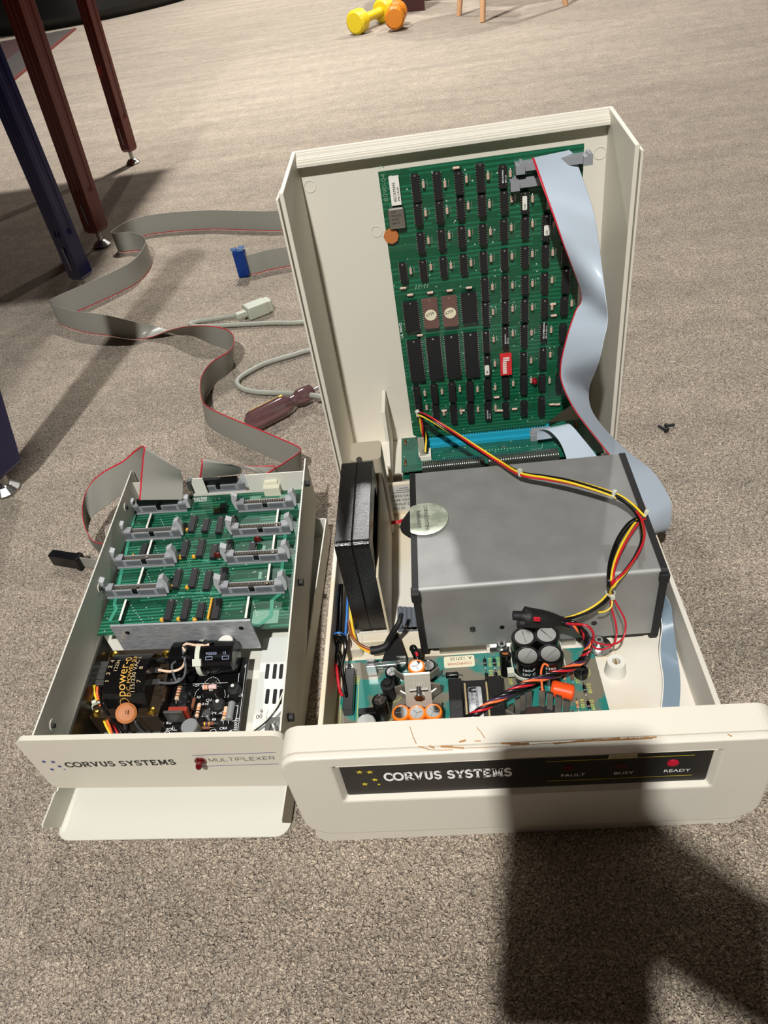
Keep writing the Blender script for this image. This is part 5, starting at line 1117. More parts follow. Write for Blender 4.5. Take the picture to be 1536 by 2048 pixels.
# disc capacitor, loom
p = P(*zt(710, 1430), .068); k = MB(); dn_ = (V3((0, 0, CH))-p).normalized(); dn_ = V3((dn_.x, dn_.y, dn_.z*1.2)).normalized(); k.lathe(p-dn_*.0018, dn_, [(0, 0), (.0066, 0), (.0088, .0012), (.0088, .0022), (.0066, .0032), (0, .0034)], 30)
dc = k.build('disc_capacitor', CER, mp2, label='large tan ceramic disc capacitor'); text('.01', .0055, p+dn_*.0024-eX*.004-V3((0, .001, .001)), eX, dn_.cross(eX), KINK, dc)
for path in ([zt(680, 1580), zt(700, 1680), zt(705, 1830)], [zt(845, 1560), zt(930, 1680), zt(1080, 1770), zt(1230, 1790)]):
    k = MB(); k.tube([P(*q, .062-.012*i) for i, q in enumerate(path)], .0011, 7); k.build('disc_lead', DGREY, dc)
for m_, path in ((RED, [(245, 870), (190, 1000), (185, 1150), (250, 1310), (380, 1480), (500, 1620), (590, 1760), (620, 1850)]), (YEL, [(225, 1000), (220, 1100), (270, 1260), (340, 1460), (400, 1620), (470, 1760), (490, 1860)]), (ORG, [(270, 1020), (265, 1120), (300, 1280), (390, 1480), (470, 1680), (515, 1850)]), (BLK, [(320, 1040), (330, 1280), (430, 1440), (550, 1600), (640, 1740), (665, 1850)])):
    k = MB(); k.tube([P(*zt(x, y), .072-.004*i) for i, (x, y) in enumerate(path)], .0012, 7); k.build('wire', m_, mp2)
tie(mp2, P(*zt(275, 1325), .064), (.5, -1, 0), r=.0045)
# black regulator board
def zk(x, y): return 320+x/7.68, 1250+y/7.68
ZK = .047; a, b, c, d = ML(*zk(1380, 440), ZK), ML(*zk(1195, 1690), ZK), ML(*zk(15, 1700), ZK), ML(*zk(240, 800), ZK)
rx0, rx1 = (c.x+d.x)/2, (a.x+b.x)/2
k = mbm(); k.box(rx0-.002, rx1, .002, yP-.006, ZK-.0016, ZK); rg = k.build('regulator_board', PCBK, mp2)
ca, cbb = P(*zk(215, 560), .062), P(*zk(1170, 520), .062); ax = (cbb-ca).normalized(); cr_ = .0152
k = MB(); k.lathe(ca-V3((0, -.003, 0)), ax, [(0, 0), (cr_*.9, 0), (cr_, .0012), (cr_, .034), (cr_*.96, .0350), (cr_, .036), (cr_*.94, (cbb-ca).length-.001), (cr_*.8, (cbb-ca).length), (0, (cbb-ca).length)], 36)
k.build('filter_capacitor', mat('gloss_black_sleeve', (10, 10, 12), .15), mp2, label='large black capacitor lying on its side')
cc = ca.lerp(cbb, .47)+V3((0, .003, 0)); k = MB(); k.lathe(cc-ax*.0022, ax, [(cr_+.0002, 0), (cr_+.0012, 0), (cr_+.0012, .0044), (cr_+.0002, .0044), (cr_+.0002, 0)], 36); k.obox(cc+V3((0, -cr_*.62, cr_*.62+.003))+V3((0, -.003, -.003)), ax*.0040, (0, .0025, .002), (0, -.002, .0025)); k.build('nylon_strap', TIE, mp2)
for f_, s_ in ((.60, 'M2030'), (.86, '15')): 
    q = ca.lerp(cbb, f_)+V3((0, .003, 0))+V3((0, -.5, .87))*cr_*1.02; text(s_, .0036, q, ax, V3((0, .87, .5)), mat('grey_blue_print', (150, 160, 190), .5), mp2)
    k = MB(); q2 = q+V3((0, -.0035, -.0022)); stroke(k, [(0, 0), (.006, 0), (.006, .0026), (0, .0026), (0, 0)], .0004, lambda u, v: q2+ax*u+V3((0, .87, .5))*v+V3((0, -.0003, .0003))); k.build('print_box', mat('grey_blue_print', (150, 160, 190), .5), mp2)
pp = P(*zk(1000, 245), .073); k = MB(); k.lathe((pp.x, pp.y, ZK+.004), (0, 0, 1), [(.0072, 0), (.0072, .0255-.004), (.0064, .026-.004+.0004), (0, .0224)], 24); k.build('small_capacitor', WHITE, mp2)
for m_, path, r in ((PEACH, [(-20, 690), (150, 715), (300, 680), (375, 590), (385, 430), (355, 330), (420, 290), (560, 310), (760, 300)], .0012), (DGREY, [(-20, 885), (150, 895), (280, 870), (370, 790), (395, 650), (370, 480), (350, 380)], .0012), (BLK, [(-60, 545), (150, 525), (340, 500), (400, 380), (340, 320), (430, 260), (620, 270), (700, 300), (820, 250)], .0014), (DGREY, [(250, 870), (200, 740), (185, 620), (240, 560)], .0012)):
    k = MB(); k.tube([P(*zk(x, y), .072 if y > 500 else .078) for x, y in path], r, 7); k.build('wire', m_, mp2)
def ax2(x, y, L, r, m_, vert, band=None, nm='resistor'):
    return axial(*zk(x, y), L, r, m_, vert, ZK+.002, nm, mp2, band)
SALM = mat('salmon_resistor', (222, 190, 160), .45)
ax2(285, 1040, .0145, .0022, SALM, True, [BRN, BRN, RINK, BRN]); ax2(768, 950, .0130, .0024, mat('pink_resistor', (222, 190, 184), .45), False, [ORC, BRN]); ax2(510, 1220, .0120, .0018, RBR, True); ax2(588, 1310, .0130, .0019, SALM, True, [BRN, BLK, ORC])
ax2(1000, 1355, .0120, .0020, SALM, True, [BRN, ORC]); ax2(1085, 1320, .0170, .0034, mat('grey_power_resistor', (134, 136, 136), .5), True); ax2(745, 1515, .0100, .0018, RBR, False, [YEL, PUR, GINK]); ax2(700, 1580, .0080, .0015, RBR, False, [GINK]); 
p = P(*zk(220, 1375), ZK+.012); k = MB(); k.obox(p-V3((0,0,.003)), eX*.0085, eY*.0012, (0, 0, .0075)); k.obox(p+V3((.003, .0035, -.003)), eX*.0085, eY*.0022, (0, 0, .0062), 1); k.build('power_transistor', [mat('dull_tab', (140, 138, 132), .35, .9), mat('brick_red_body', (150, 50, 34), .4)], mp2, bevel=.0003)
p = P(*zk(445, 1540), ZK+.015); k = MB(); k.lathe((p.x, p.y, ZK), (0, 0, 1), [(.0074, 0), (.0074, .014), (.0066, .015), (0, .015)], 26); k.build('round_capacitor', mat('grey_can', (156, 158, 160), .4, .5), mp2)
for (x, y, r, m_, hh) in ((805, 855, .0036, SILV, .004), (715, 1345, .0040, SILV, .004), (440, 975, .0042, DARKP, .006), (890, 1200, .0060, MATTEB, .006), (1125, 960, .0062, MATTEB, .007)):
    p = P(*zk(x, y), ZK+hh); k = MB(); k.lathe((p.x, p.y, ZK), (0, 0, 1), [(r, 0), (r, hh*.8), (r*.8, hh), (0, hh)], 22); k.build('screw_head' if m_ is SILV else 'trimmer_knob', m_, mp2)
    if m_ is MATTEB:
        k = MB(); k.cyl((p.x-.001, p.y+.002, ZK+hh), (p.x-.001, p.y+.002, ZK+hh+.0006), .0016, n=12); k.build('trimmer_slot', WHITE, mp2)
a, b = ML(*zk(380, 950), ZK+.004), ML(*zk(370, 1270), ZK+.004); chip(mp2, M((a.x+b.x)/2, (a.y+b.y)/2, ZK), 14, .0070, abs(a.y-b.y), T=cm)
fk = lambda x, y: P(*zk(x, y), ZK+.0003)
def kst(pts, w, dash=False):
    k = MB(); uv = [fk(x, y) for x, y in pts]; uv = [(p.x, p.y) for p in uv]
    if dash:
        for i in range(len(uv)-1):
            a, b = V3((*uv[i], 0)), V3((*uv[i+1], 0)); n = max(1, int((b-a).length/.0022))
            for j in range(n): s0, s1 = a.lerp(b, j/n), a.lerp(b, (j+.65)/n); stroke(k, [(s0.x, s0.y), (s1.x, s1.y)], w, lambda u, v: V3((u, v, ZK+.0003)))
    else: stroke(k, uv, w, lambda u, v: V3((u, v, ZK+.0003)))
    k.build('silk_line', WINK, mp2)
kst([(525, 1130), (550, 1030), (740, 830), (810, 795), (880, 820), (940, 910)], .00045, True); kst([(640, 1400), (710, 1425), (790, 1390), (830, 1330)], .00045, True); kst([(990, 1000), (1005, 1060), (990, 1130)], .0004, True)
kst([(280, 915), (1040, 885)], .0004); kst([(1215, 740), (1200, 880)], .0004); kst([(1325, 600), (1190, 1670)], .0003); kst([(1145, 1240), (1200, 1240), (1165, 1470), (1110, 1475)], .0004); kst([(200, 1555), (190, 1615), (260, 1615)], .0004)
for (x, y, r_, a0, a1) in ((445, 1000, .0056, 120, 420), (880, 1235, .0072, 200, 340), (1130, 970, .0076, 240, 340), (100, 1680, .003, 0, 360), (810, 1650, .003, 0, 360)):
    q = fk(x, y); k = MB(); stroke(k, arc(q.x, q.y, r_, r_, a0, a1, 16), .0004, lambda u, v: V3((u, v, ZK+.0003))); k.build('silk_line', WINK, mp2)
for (x, y, s_, sz) in ((530, 945, 'Q2', .0034), (750, 1015, 'R5', .0034), (1190, 1065, 'R4', .0034), (1035, 1112, 'I. LIM.ADJ.', .0034), (560, 1130, 'R3', .0034), (700, 1180, 'Q1', .0044), (645, 1235, 'R10', .0036), (830, 1375, 'V. ADJ.', .0036), (930, 1480, 'R6', .0034), (795, 1470, 'R8', .0032), (910, 1610, 'CR4', .0036), (90, 1525, 'RG', .0036), (90, 1625, 'SCR1', .0036), (265, 850, 'J1', .0040), (1290, 650, '2', .0036)):
    text(s_, sz, fk(x, y), eX+V3((0, .06, 0)), eY, WINK, mp2)
text('ES9712', .0042, fk(1180, 1620), eY, -eX, WINK, mp2); text('A', .006, fk(1105, 1670), eY, -eX, WINK, mp2)
for (x, y) in ((660, 1085), (855, 1070), (820, 1170), (880, 1115), (430, 1130), (440, 1190), (430, 1250)):
    p = fk(x, y); MB().cyl(p, p+V3((0, 0, .0012)), .0011, n=8).build('solder_joint', SILV, mp2)

# ================================================================== multiplexer cover lying under the case
tO = P(115, 1682, 0); tA = P(565, 1674, 0); tn = (P(81, 1655, .0285)+P(111, 1577, .0285))/2
tX = (tA-tO).normalized(); tY = V3((-tX.y, tX.x, 0)); TW = .203; TD = .352
t0_ = V3((P(81, 1655, .0285).x, tO.y-.0005, 0))
TM = Matrix(((tX.x, tY.x, 0, t0_.x), (tX.y, tY.y, 0, t0_.y), (0, 0, 1, 0), (0, 0, 0, 1)))
tc = thing('multiplexer_cover', 'cream sheet-steel cover lying upside down on the carpet under the small case', 'cover', TM @ V3((TW/2, .15, 0)))
k = MB(TM); k.prism(rrect(0, TW, 0, TD, (.012, .001, .001, .012), 5), lambda u, v, h: V3((u, v, h)), 0.001, .0022); k.build('top_sheet', MUXW, tc)
for x0, x1 in ((0, .0013), (TW-.0013, TW)):
    k = MB(TM); k.prism([(.0115, .001), (.0, .0265), (.0015, .0285), (.030, .0285), (.031, .0265), (.036, .0265), (.037, .0285), (.19, .0285), (.192, .0272), (.197, .0285), (TD, .0285), (TD, .001)], lambda u, v, h: V3((h, u, v)), x0, x1); k.build('side_wall', MUXW, tc)
k = MB(TM); k.box(0, TW, TD-.0013, TD, .001, .0285); k.build('rear_wall', MUXW, tc)
k = MB(TM); k.prism(rrect(.2005, .2015, .255, .290, .0004), lambda u, v, h: V3((u, v, h)), .010, .0135); k.build('side_slot', DARKP, tc)

# ================================================================== ribbon cables of the multiplexer
def on(px, py, z=.001): return P(px, py, z)
fl = [((567, 461), (561, 418)), ((500, 461), (490, 418)), ((423, 459), (411, 419)), ((330, 465), (318, 423)), ((275, 477), (262, 434)), ((238, 500), (230, 455)), ((246, 505), (236, 464)), ((274, 502), (262, 464)), ((300, 512), (288, 470)), ((303, 531), (293, 484)), ((280, 562), (270, 513)), ((234, 588), (221, 537)), ((177, 614), (168, 560)), ((128, 636), (118, 580)), ((120, 648), (106, 597)), ((165, 664), (158, 614)), ((222, 672), (216, 630))]
rows = []
for (b_, t_) in fl:
    p = on(*b_); rows.append((p, V3((p.x, p.y, .0440))))
def row(ax, ay, az, bx, by, bz): return (P(ax, ay, az), P(bx, by, bz))
rows = [(rows[0][0]+V3((.30, -.03, 0)), rows[0][1]+V3((.30, -.03, 0))), (rows[0][0]+V3((.10, 0, 0)), rows[0][1]+V3((.10, 0, 0)))]+rows
rows += [row(262, 678, .001, 275, 645, .030), row(300, 675, .006, 318, 654, .008), row(340, 660, .022, 352, 669, .002), row(379, 652, .040, 384, 672, .001), row(425, 652, .044, 425, 690, .001), row(456, 660, .044, 453, 700, .001), row(468, 676, .044, 466, 718, .001), row(460, 700, .044, 462, 742, .001), row(424, 723, .044, 432, 766, .001), row(403, 752, .044, 411, 797, .001), row(401, 788, .044, 410, 834, .001),
         row(414, 812, .044, 424, 858, .001), row(464, 836, .044, 471, 884, .001), row(504, 852, .044, 510, 902, .001), row(560, 876, .044, 564, 926, .001), row(596, 892, .044, 598, 943, .001), row(600, 902, .045, 601, 952, .002), row(575, 920, .046, 578, 972, .002), row(533, 946, .048, 536, 998, .003)]
pA = P(398, 957, .077); pB = P(484, 947, .077)
rear = M(0, YR+.02, 0).y
rows += [(V3((-.215, rear+.030, .050)), V3((-.215, rear+.030, .006))), (V3((-.250, rear+.022, .060)), V3((-.215, rear+.016, .040))), (P(411, 917, .102), P(462, 930, .100)), (P(403, 932, .098), P(480, 934, .096)), (pA, pB)]
tag(ribbon('ribbon_cable', rows, 34, [RIBG, RIBR], sub=5), 'long grey red-edged ribbon cable snaking on its side across the carpet', 'ribbon cable')
ra = [row(278, 1000, .076, 365, 999, .076), row(281, 960, .094, 366, 964, .092), row(285, 915, .120, 362, 948, .106), row(287, 892, .133, 356, 938, .112), row(270, 900, .118, 318, 965, .070), row(246, 921, .104, 250, 988, .060), row(205, 944, .092, 212, 1012, .052), row(178, 971, .074, 184, 1036, .034), row(165, 1008, .058, 176, 1066, .018), row(168, 1048, .046, 186, 1092, .008), row(185, 1080, .040, 210, 1112, .003), row(215, 1090, .038, 245, 1118, .003)]
tag(ribbon('ribbon_cable', ra, 34, [RIBG, RIBR], sub=6), 'grey red-edged ribbon cable rising from the small case and folding down its left side', 'ribbon cable')
# black plug on the carpet at the left
pq = thing('ribbon_plug', 'black ribbon cable plug lying on the carpet left of the small case', 'connector', P(132, 1120, 0))
a, b = P(103, 1114, .010), P(166, 1124, .010); dv = (b-a).normalized(); nv = V3((-dv.y, dv.x, 0))
k = MB(); k.obox((a+b)/2, dv*(b-a).length*.45, nv*.0055, (0, 0, .0085)); k.obox((a+b)/2+dv*(b-a).length*.40, dv*.0035, nv*.0068, (0, 0, .0095)); k.build('plug_body', DARKP, pq, bevel=.0012)
k = MB(); k.obox((a+b)/2+V3((0, 0, .0084))-dv*.002, dv*.011, nv*.0012, (0, 0, .0004)); k.build('raised_rib', DARKP, pq)
e = (a+b)/2+dv*(b-a).length*.5; k = MB(); k.obox(e+dv*.018, dv*.020, nv*.0006, (0, 0, .0075)); k.build('cable_tail', RIBG, pq)
# blue plug standing on end with its cable
bq = thing('blue_ribbon_connector', 'blue metallic ribbon connector standing on end on the carpet beside the white cover', 'connector', P(490, 556, 0))
c = P(490, 553, .0); k = MB()
k.obox(c+V3((-.001, .0, .0275)), (.0100, 0, 0), (0, .0085, 0), (0, 0, .0265)); k.obox(c+V3((.009, 0, .0275)), (.0035, 0, 0), (0, .0105, 0), (0, 0, .0235))
k.build('shell', mat('blue_metallic_shell', (26, 66, 150), .25, .6), bq, bevel=.003)
for dx, dy in ((-.008, 0), (.006, -.004), (.006, .006)):
    k = MB(); k.obox(c+V3((dx, dy, .0555)), (.0055, 0, 0), (0, .0045, 0), (0, 0, .0022)); k.build('top_lug', mat('pale_blue_steel', (130, 170, 225), .2, .8), bq, bevel=.001)
r3 = []
for (x, y) in ((501, 550), (520, 546), (545, 539), (582, 533), (600, 531)): p = on(x, y); r3.append((p, V3((p.x, p.y, .041))))
r3 += [(r3[-1][0]+V3((.08, .01, 0)), r3[-1][1]+V3((.08, .01, 0))), (r3[-1][0]+V3((.2, -.02, 0)), r3[-1][1]+V3((.2, -.02, 0)))]
tag(ribbon('ribbon_cable', r3, 34, [RIBG, RIBR]), 'short grey ribbon cable between the blue connector and the back of the white cover', 'ribbon cable')
# power cord
pc_ = thing('mains_lead', 'grey mains lead with moulded plug, looping on the carpet beside the white cover', 'power cord', P(506, 620, 0))
pts = [P(476, 631, .012), P(450, 635, .008), P(423, 639, .006), P(395, 643, .005), P(380, 648, .005), P(388, 652, .005), P(410, 653, .005), P(464, 650, .005), P(544, 646, .005), P(615, 643, .005)]
e1, e2 = P(615, 643, .005), P(621, 700, .005)
pts += [e1+V3((.12, .02, 0)), e1+V3((.20, -.02, 0)), e1+V3((.19, -.10, 0)), e2+V3((.10, .02, 0)), e2, P(590, 709, .005), P(565, 716, .005), P(530, 727, .005), P(504, 740, .005), P(483, 753, .005), P(474, 765, .005), P(484, 777, .005), P(512, 784, .005), P(555, 786, .006), P(600, 788, .014), P(641, 793, .020), P(660, 797, .012), P(700, 803, .006)]
k = MB(); k.tube(pts, .0040, 10, smooth=5); k.build('cable', CORD, pc_)
a, b = P(478, 631, .013), P(492, 627, .014); dv = (P(525, 613, .014)-P(478, 631, .014)).normalized(); nv = V3((-dv.y, dv.x, 0)); k = MB()
k.obox(a+dv*.006, dv*.012, nv*.0055, (0, 0, .0055)); k.obox(a+dv*.034, dv*.020, nv*.0125, (0, 0, .0115)); k.obox(a+dv*.052, dv*.010, nv*.0115, (0, 0, .0105)); k.build('plug_body', mat('grey_green_plug', (176, 180, 164), .4), pc_, bevel=.0022)
# screwdriver
sd = thing('screwdriver', 'screwdriver with smoky clear handle and painted yellow highlight, lying against the white cover', 'screwdriver', P(540, 830, 0))
a, b = P(500, 846, .016), P(580, 805, .016); dv = (b-a).normalized()
SMK = mat('smoky_clear_acetate', (150, 112, 116), .06, trans=.75, coat=.5)
k = MB(); L_ = (b-a).length; R_ = .0155; n = 6
k.lathe(a-dv*.004, dv, [(0, 0), (.009, 0), (R_*.93, .005), (R_, .010), (R_, L_*.86), (R_*.8, L_), (R_*.55, L_+.006), (R_*.55, L_+.012), (R_*.8, L_+.020), (R_*.8, L_+.030), (R_*.7, L_+.042), (0, L_+.043)], 12)
k.build('handle', SMK, sd, label='smoky clear fluted handle')
k = MB(); u_ = V3((0, 0, 1)); sdv = dv.cross(u_).normalized(); k.obox(a+dv*(L_*.43+.004)+V3((0, 0, R_*.86))-sdv*.005, dv*(L_*.40), sdv*.0016, (0, 0, .0009)); k.build('yellow_highlight', YEL, sd)  # handle's yellow highlight put in as a coloured strip
k = MB(); k.cyl(a+dv*L_*.5, b+dv*.16, .0028, n=12); k.build('shaft', SILV, sd)
# two black screws
for (a, b, lb) in (((1316, 851), (1334, 861), 'small black screw on the carpet right of the white cover, head nearest the camera'), ((1350, 849), (1331, 852), 'small black screw on the carpet right of the white cover, the farther of two')):
    p, q = P(*a, .003), P(*b, .003); dv = (q-p).normalized(); k = MB()
    k.lathe(p, dv, [(0, 0), (.0016, .0008), (.0018, .002), (.0018, (q-p).length-.002), (.0034, (q-p).length-.0018), (.0034, (q-p).length+.0004), (0, (q-p).length+.001)], 12)
    th = k.build('screw', MATTEB); tag(th, lb, 'screw', 'loose black screws on the carpet')

# ================================================================== tables at the left
def table(nm, lab, colr, legs, top, axes):
    m_ = mat(nm+'_lacquer', colr, .28, coat=.15, var=.15, vscale=5); t_ = thing('table', lab, 'table', V3((top[0], top[2], 0)))
    MB().box(*top).build('tabletop', m_, t_, bevel=.006)
    for (foot, px_top, Y, w0, w1) in legs:
        f = V3(foot); up = PY(*px_top, Y); d_ = (up-f); d_ = d_/d_.z; H_ = top[4]; k = MB()
        for zz0, zz1 in ((.035, H_),):
            n = 24; vs = []; fs = []; zs_ = [.035, .042, .12, .13, H_]
            for i, z in enumerate(zs_):
                w = w0+(w1-w0)*(z/H_); w = w*(.80 if i == 0 else 1)
                sec = [(-.5, -.5), (-.25, -.5), (-.22, -.44 if i > 2 else -.5), (-.06, -.44 if i > 2 else -.5), (-.03, -.5), (.03, -.5), (.06, -.44 if i > 2 else -.5), (.22, -.44 if i > 2 else -.5), (.25, -.5), (.5, -.5), (.5, -.2), (.45 if i > 2 else .5, -.15), (.45 if i > 2 else .5, .15), (.5, .2), (.5, .5), (-.5, .5), (-.5, .2), (-.45 if i > 2 else -.5, .15), (-.45 if i > 2 else -.5, -.15), (-.5, -.2)]
                c = f+d_*z; vs += [(c.x+(u*.92+v*.38)*w, c.y+(-u*.38+v*.92)*w, z) for u, v in sec]; m2 = len(sec)
            for i in range(len(zs_)-1):
                for j in range(m2): fs.append((i*m2+j, i*m2+(j+1) % m2, (i+1)*m2+(j+1) % m2, (i+1)*m2+j))
            k._add(vs, fs); k._add(vs[:m2], [tuple(range(m2))]); k._add(vs[-m2:], [tuple(range(m2))])
        lg = k.build('leg', m_, t_, bevel=.0015)
        c = f+d_*.02; k = MB(); k.cyl((c.x, c.y, .012), (f.x+d_.x*.04, f.y+d_.y*.04, .045), .006, n=12); k.lathe((f.x, f.y, .0), (0, 0, 1), [(0, 0), (.019, 0), (.020, .004), (.012, .012), (.006, .014), (0, .014)], 20); k.build('levelling_foot', STEEL, lg)
        c = f+d_*.07; k = MB(); wv = w0*.5; k.obox((c.x-.03*w0-wv*.38, c.y-wv*.93, .078), (.0022, -.001, 0), (0, .0008, 0), (0, 0, .022)); k.build('leg_slot', mat('pale_slot', (140, 136, 150), .4, .5), lg)
    return t_
table('oxblood', 'dark red table, two of its lacquered legs standing on the carpet at upper left', (104, 22, 9), [(P(205, 492), (37, 0), 1.65, .038, .042), (P(267, 327), (171, 0), 2.30, .033, .034)], (-1.75, -.64, 1.56, 2.42, .72, .75), None)
table('navy', 'dark blue table, its lacquered legs standing on the carpet at far left', (20, 20, 84), [(P(178, 588), (22, 216), 1.42, .033, .036), (V3((-.615, .765, 0)), (-60, 760), .765, .042, .046)], (-1.65, -.56, .66, 1.50, .72, .75), None)

# ================================================================== the far end of the room
def dumbbell(lab, c0, c1, r, m_, L_=None):
    t_ = thing('dumbbell', lab, 'dumbbell', V3((c0.x, c0.y, 0))); dv = (c1-c0).normalized(); k = MB(); k.cyl(c0, c1, r*.40, n=14); k.build('handle', m_, t_)
    for c in (c0, c1):
        k = MB(); k.lathe(c-dv*.030, dv, [(0, 0), (r*.80, 0), (r, .008), (r, .052), (r*.80, .060), (0, .060)], 16); k.build('weight_head', m_, t_, bevel=.003)
dumbbell('yellow vinyl dumbbell lying on the carpet near the far end', P(716, 43, .047), P(768, 20, .047), .047, mat('yellow_vinyl', (222, 196, 30), .4))
p = P(790, 36, .05); dumbbell('orange dumbbell seen end-on, right behind the yellow one', V3((p.x, p.y+.02, .050)), V3((p.x+.01, p.y+.14, .050)), .043, mat('orange_vinyl', (206, 124, 30), .35))
a, b = P(797, 26, 0), P(850, 21, 0); k = MB(); k.prism([(0, 0), (1, 0), (1.06, 1), (-.06, 1)], lambda u, v, h: V3((a.x+(b.x-a.x)*u, a.y+(b.y-a.y)*u+h, v*.30)), 0, .26)
tag(k.build('storage_bin', mat('maroon_fabric', (60, 26, 24), .8, bump=.3, bscale=300)), 'dark maroon box-shaped bin behind the orange dumbbell', 'bin')
k = MB(); c = P(885, 12, 0); k.prism(rrect(c.x-.16, c.x+.14, c.y+.30, c.y+.60, .06), lambda u, v, h: V3((u, v, h)), 0, .32); tag(k.build('black_bag', MATTEB, bevel=.02), 'black bag standing between the maroon bin and the wooden stool', 'bag')
stl = thing('stool', 'small stool with pale wooden tapered legs at the top of the view', 'stool', (.40, 3.95, 0)); WOOD = mat('pale_beech', (206, 160, 118), .5, var=.1, vscale=30)
for (px, py) in ((918, 32), (965, 45), (1132, 12)):
    f = P(px, py, 0); k = MB(); ct = V3((.40, 3.95, .42)); k.cyl(f+V3((0, 0, .0)), f.lerp(ct, .3)+V3((0, 0, .40-f.lerp(ct, .3).z)), .011, .019, n=14); k.build('leg', WOOD, stl)
k = MB(); k.cyl((.40, 3.95, .40), (.40, 3.95, .43), .22, n=32); k.build('seat', WOOD, stl)
rug = thing('rug', 'dark rug with maroon field, grey border and red binding at upper left', 'rug', (-2.6, 5.2, 0))
e0, e1 = P(32, 160, 0), P(166, 48, 0); ed = (e1-e0).normalized(); en = V3((-ed.y, ed.x, 0)); s0 = e0-ed*.8
def rugp(w0_, w1_, z, m_, nm): 
    k = MB(); L2 = 2.35; k._add([s0+en*w0_+V3((0, 0, z)), s0+ed*L2+en*w0_+V3((0, 0, z)), s0+ed*L2+en*w1_+V3((0, 0, z)), s0+en*w1_+V3((0, 0, z)), s0+en*w0_, s0+ed*L2+en*w0_, s0+ed*L2+en*w1_, s0+en*w1_], [(0, 1, 2, 3), (4, 7, 6, 5), (0, 4, 5, 1), (1, 5, 6, 2), (2, 6, 7, 3), (3, 7, 4, 0)]); k.build(nm, m_, rug)
rugp(0, .014, .010, mat('red_binding', (104, 44, 34), .9), 'binding'); rugp(.014, .22, .009, mat('grey_border_pile', (66, 60, 57), .95, bump=.5, bscale=200, var=.2, vscale=12), 'border'); rugp(.22, 1.5, .009, mat('maroon_pile', (60, 36, 36), .95, bump=.5, bscale=200, var=.15, vscale=12), 'field')
c = P(110, 54, 0); k = MB(); k.box(c.x-.15, c.x+.13, c.y+.10, c.y+.40, .01, .10); tag(k.build('flat_case', mat('blue_grey_case', (86, 88, 106), .5), bevel=.01), 'flat blue-grey case lying on the dark rug', 'case')
k = MB(); k.lathe((-2.40, 6.75, 0), (0, 0, 1), [(0, 0), (.98, 0), (1.02, .06), (1.02, .34), (.95, .42), (0, .44)], 48); tag(k.build('ottoman', mat('black_leather', (16, 17, 17), .4)), 'big round black ottoman at the far edge of the carpet', 'ottoman')
c = P(8, 62, 0); k = MB(); k.box(c.x-1.5, c.x-.28, c.y-.10, c.y+.35, .012, .60); tag(k.build('dark_cabinet', mat('black_lacquer', (14, 13, 13), .4), bevel=.01), 'black low cabinet beyond the rug at the upper left corner', 'cabinet')

# ================================================================== the photographer, whose hand and telephone shade the bezel
def skin(name, joints, edges, m_, parent, root=0, sub=2):
    me = bpy.data.meshes.new(name); r0 = ORG_AT[parent.name]
    me.from_pydata([tuple(V3(j[:3])-r0) for j in joints], edges, []); o = bpy.data.objects.new(name, me); COL.objects.link(o); o.parent = parent; ORG_AT[o.name] = r0
    sk_ = o.modifiers.new('skin', 'SKIN'); sk_.use_smooth_shade = True
    for i, v in enumerate(me.skin_vertices[0].data): v.radius = (joints[i][3], joints[i][3 if len(joints[i]) == 4 else 4]); v.use_root = (i == root)
    s_ = o.modifiers.new('sub', 'SUBSURF'); s_.levels = sub; s_.render_levels = sub; me.materials.append(m_); return o
cu, cr2, cb_ = RM @ V3((0, 1, 0)), RM @ V3((1, 0, 0)), RM @ V3((0, 0, 1))
O_ = V3((0, 0, CH))+cb_*.012
ph = thing('telephone', 'slim black telephone held just behind the viewpoint', 'telephone', O_)
k = MB(); k.prism(rrect(-.052, .034, -.140, .014, .010), lambda u, v, h: O_+cr2*u+cu*v+cb_*h, 0, .008); k.build('telephone_body', DARKP, ph, bevel=.001)
SKINM = mat('skin', (196, 148, 120), .5); SHIRT = mat('navy_cotton_shirt', (40, 46, 66), .85); DENIM = mat('blue_denim', (48, 58, 84), .9)
man = thing('person', 'person kneeling behind the viewpoint in navy shirt and jeans, holding a telephone out one-handed', 'person', (.16, -.70, 0))
def FH(u, v, h, r): p = O_+cr2*u+cu*v+cb_*h; return (p.x, p.y, p.z, r)
J = []; Ed = []
def add(*pts, start=None):
    last = start
    for p in pts:
        J.append(p); i = len(J)-1
        if last is not None: Ed.append((last, i))
        last = i
    return last
pel = add((.16, -.78, .42, .095, .075)); wst = add((.15, -.76, .56, .085, .065), start=pel); ch_ = add((.13, -.70, .74, .11, .075), start=wst); nk = add((.11, -.62, .88, .055), start=ch_)
hdj = add((.10, -.57, .95, .075), (.095, -.54, 1.02, .088, .098), (.10, -.54, 1.09, .07), start=nk)
el = add((.27, -.64, .82, .055), (.34, -.42, .62, .042), (.30, -.22, .48, .042), (.19, -.13, .48, .038), (.11, -.09, .485, .034), start=ch_)
wr = add(FH(.080, -.095, .026, .032), FH(.056, -.062, .020, .032), start=el)
for i, (v, L_) in enumerate(((-.040, 1.0), (-.060, 1.1), (-.080, 1.02), (-.099, .85))):
    add(FH(.036, v, .016, .0105), FH(.026, v, -.008, .0088), FH(.026-.024*L_, v+.001, -.010, .0080), FH(.026-.044*L_, v+.003, -.009, .0068), start=wr)
add(FH(.045, -.055, .030, .0115), FH(.032, -.032, .024, .0100), FH(.016, -.022, .016, .0085), start=wr)
le = add((-.03, -.66, .80, .055), (-.12, -.55, .60, .044), (-.06, -.47, .40, .038), start=ch_)
lw = add((.00, -.46, .33, .026), (.015, -.45, .28, .022), start=le)
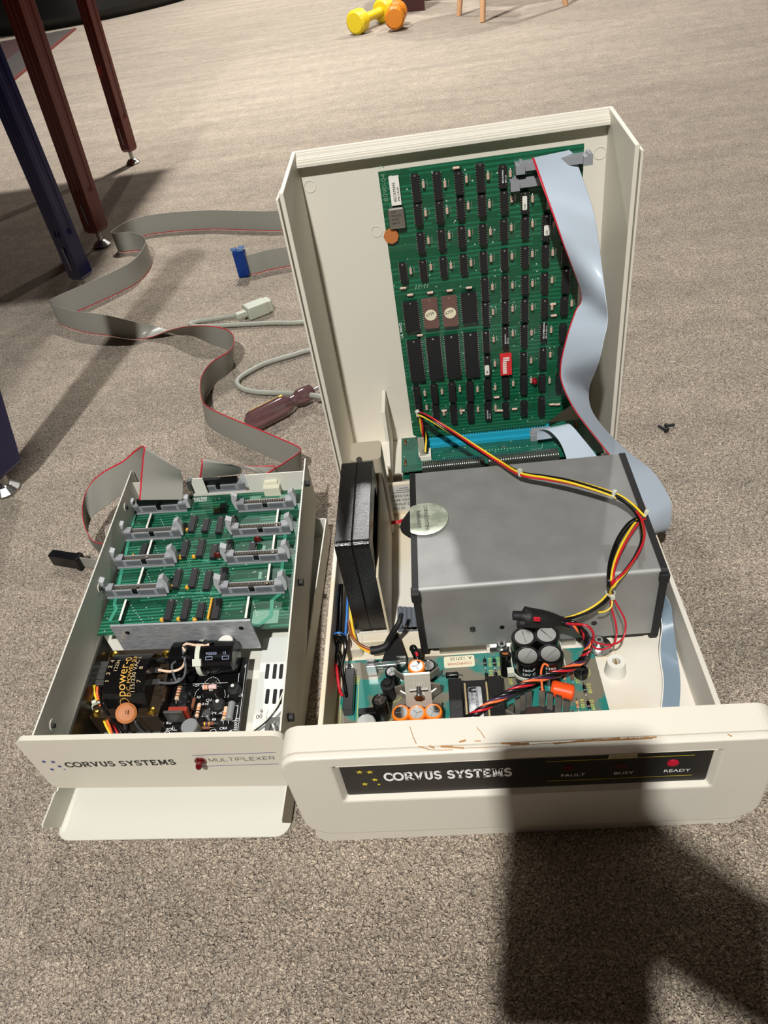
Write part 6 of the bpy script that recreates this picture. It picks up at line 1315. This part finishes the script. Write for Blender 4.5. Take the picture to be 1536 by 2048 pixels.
for dx, L_ in ((-.03, .9), (-.010, 1.05), (.010, 1.0), (.028, .85)): add((.015+dx, -.43, .24, .010), (.015+dx*1.1, -.42, .24-.03*L_, .0085), (.015+dx*1.1, -.43, .24-.055*L_, .007), start=lw)
add((-.02, -.43, .27, .012), (-.045, -.42, .245, .010), start=lw)
for s in (-1, 1):
    add((.16+s*.11, -.74, .38, .085), (.16+s*.13, -.50, .22, .070), (.16+s*.13, -.40, .085, .058), (.16+s*.12, -.56, .062, .052), (.16+s*.11, -.86, .055, .040), (.16+s*.11, -.93, .045, .036), (.16+s*.11, -.98, .03, .028), start=pel)
body = skin('body', J, Ed, SKINM, man)
shirt = skin('shirt', [(.16, -.78, .40, .165, .135), (.15, -.76, .56, .145, .115), (.13, -.70, .74, .165, .115), (.11, -.63, .84, .075), (.27, -.64, .82, .068), (.34, -.42, .62, .055), (.30, -.24, .47, .052), (.19, -.155, .47, .046), (-.03, -.66, .80, .068), (-.12, -.55, .60, .056), (-.07, -.485, .43, .050)], [(0, 1), (1, 2), (2, 3), (2, 4), (4, 5), (5, 6), (6, 7), (2, 8), (8, 9), (9, 10)], SHIRT, man)
tj_ = [(.16, -.78, .43, .145, .115)]; te = []
for s in (-1, 1):
    i = len(tj_); tj_ += [(.16+s*.11, -.74, .38, .098), (.16+s*.13, -.50, .22, .082), (.16+s*.13, -.40, .090, .070), (.16+s*.12, -.56, .070, .062), (.16+s*.11, -.86, .060, .052)]; te += [(0, i), (i, i+1), (i+1, i+2), (i+2, i+3), (i+3, i+4)]
skin('trousers', tj_, te, DENIM, man)
k = MB(); k.sph((.097, -.56, 1.075), .098, 18, (.98, 1.05, .80)); k.build('hair', mat('dark_brown_hair', (44, 32, 24), .6, bump=.5, bscale=300), man)
k = MB(); 
for sx in (-1, 1): k.sph((.095+sx*.026, -.487, 1.035), .010, 10)
k.sph((.095, -.474, 1.005), .013, 10, (.8, 1, 1.3)); k.build('eyes_and_nose', SKINM, man)
k = MB(); k.box(.078, .112, -.486, -.480, .972, .977); k.build('mouth', mat('lips', (150, 84, 76), .5), man)
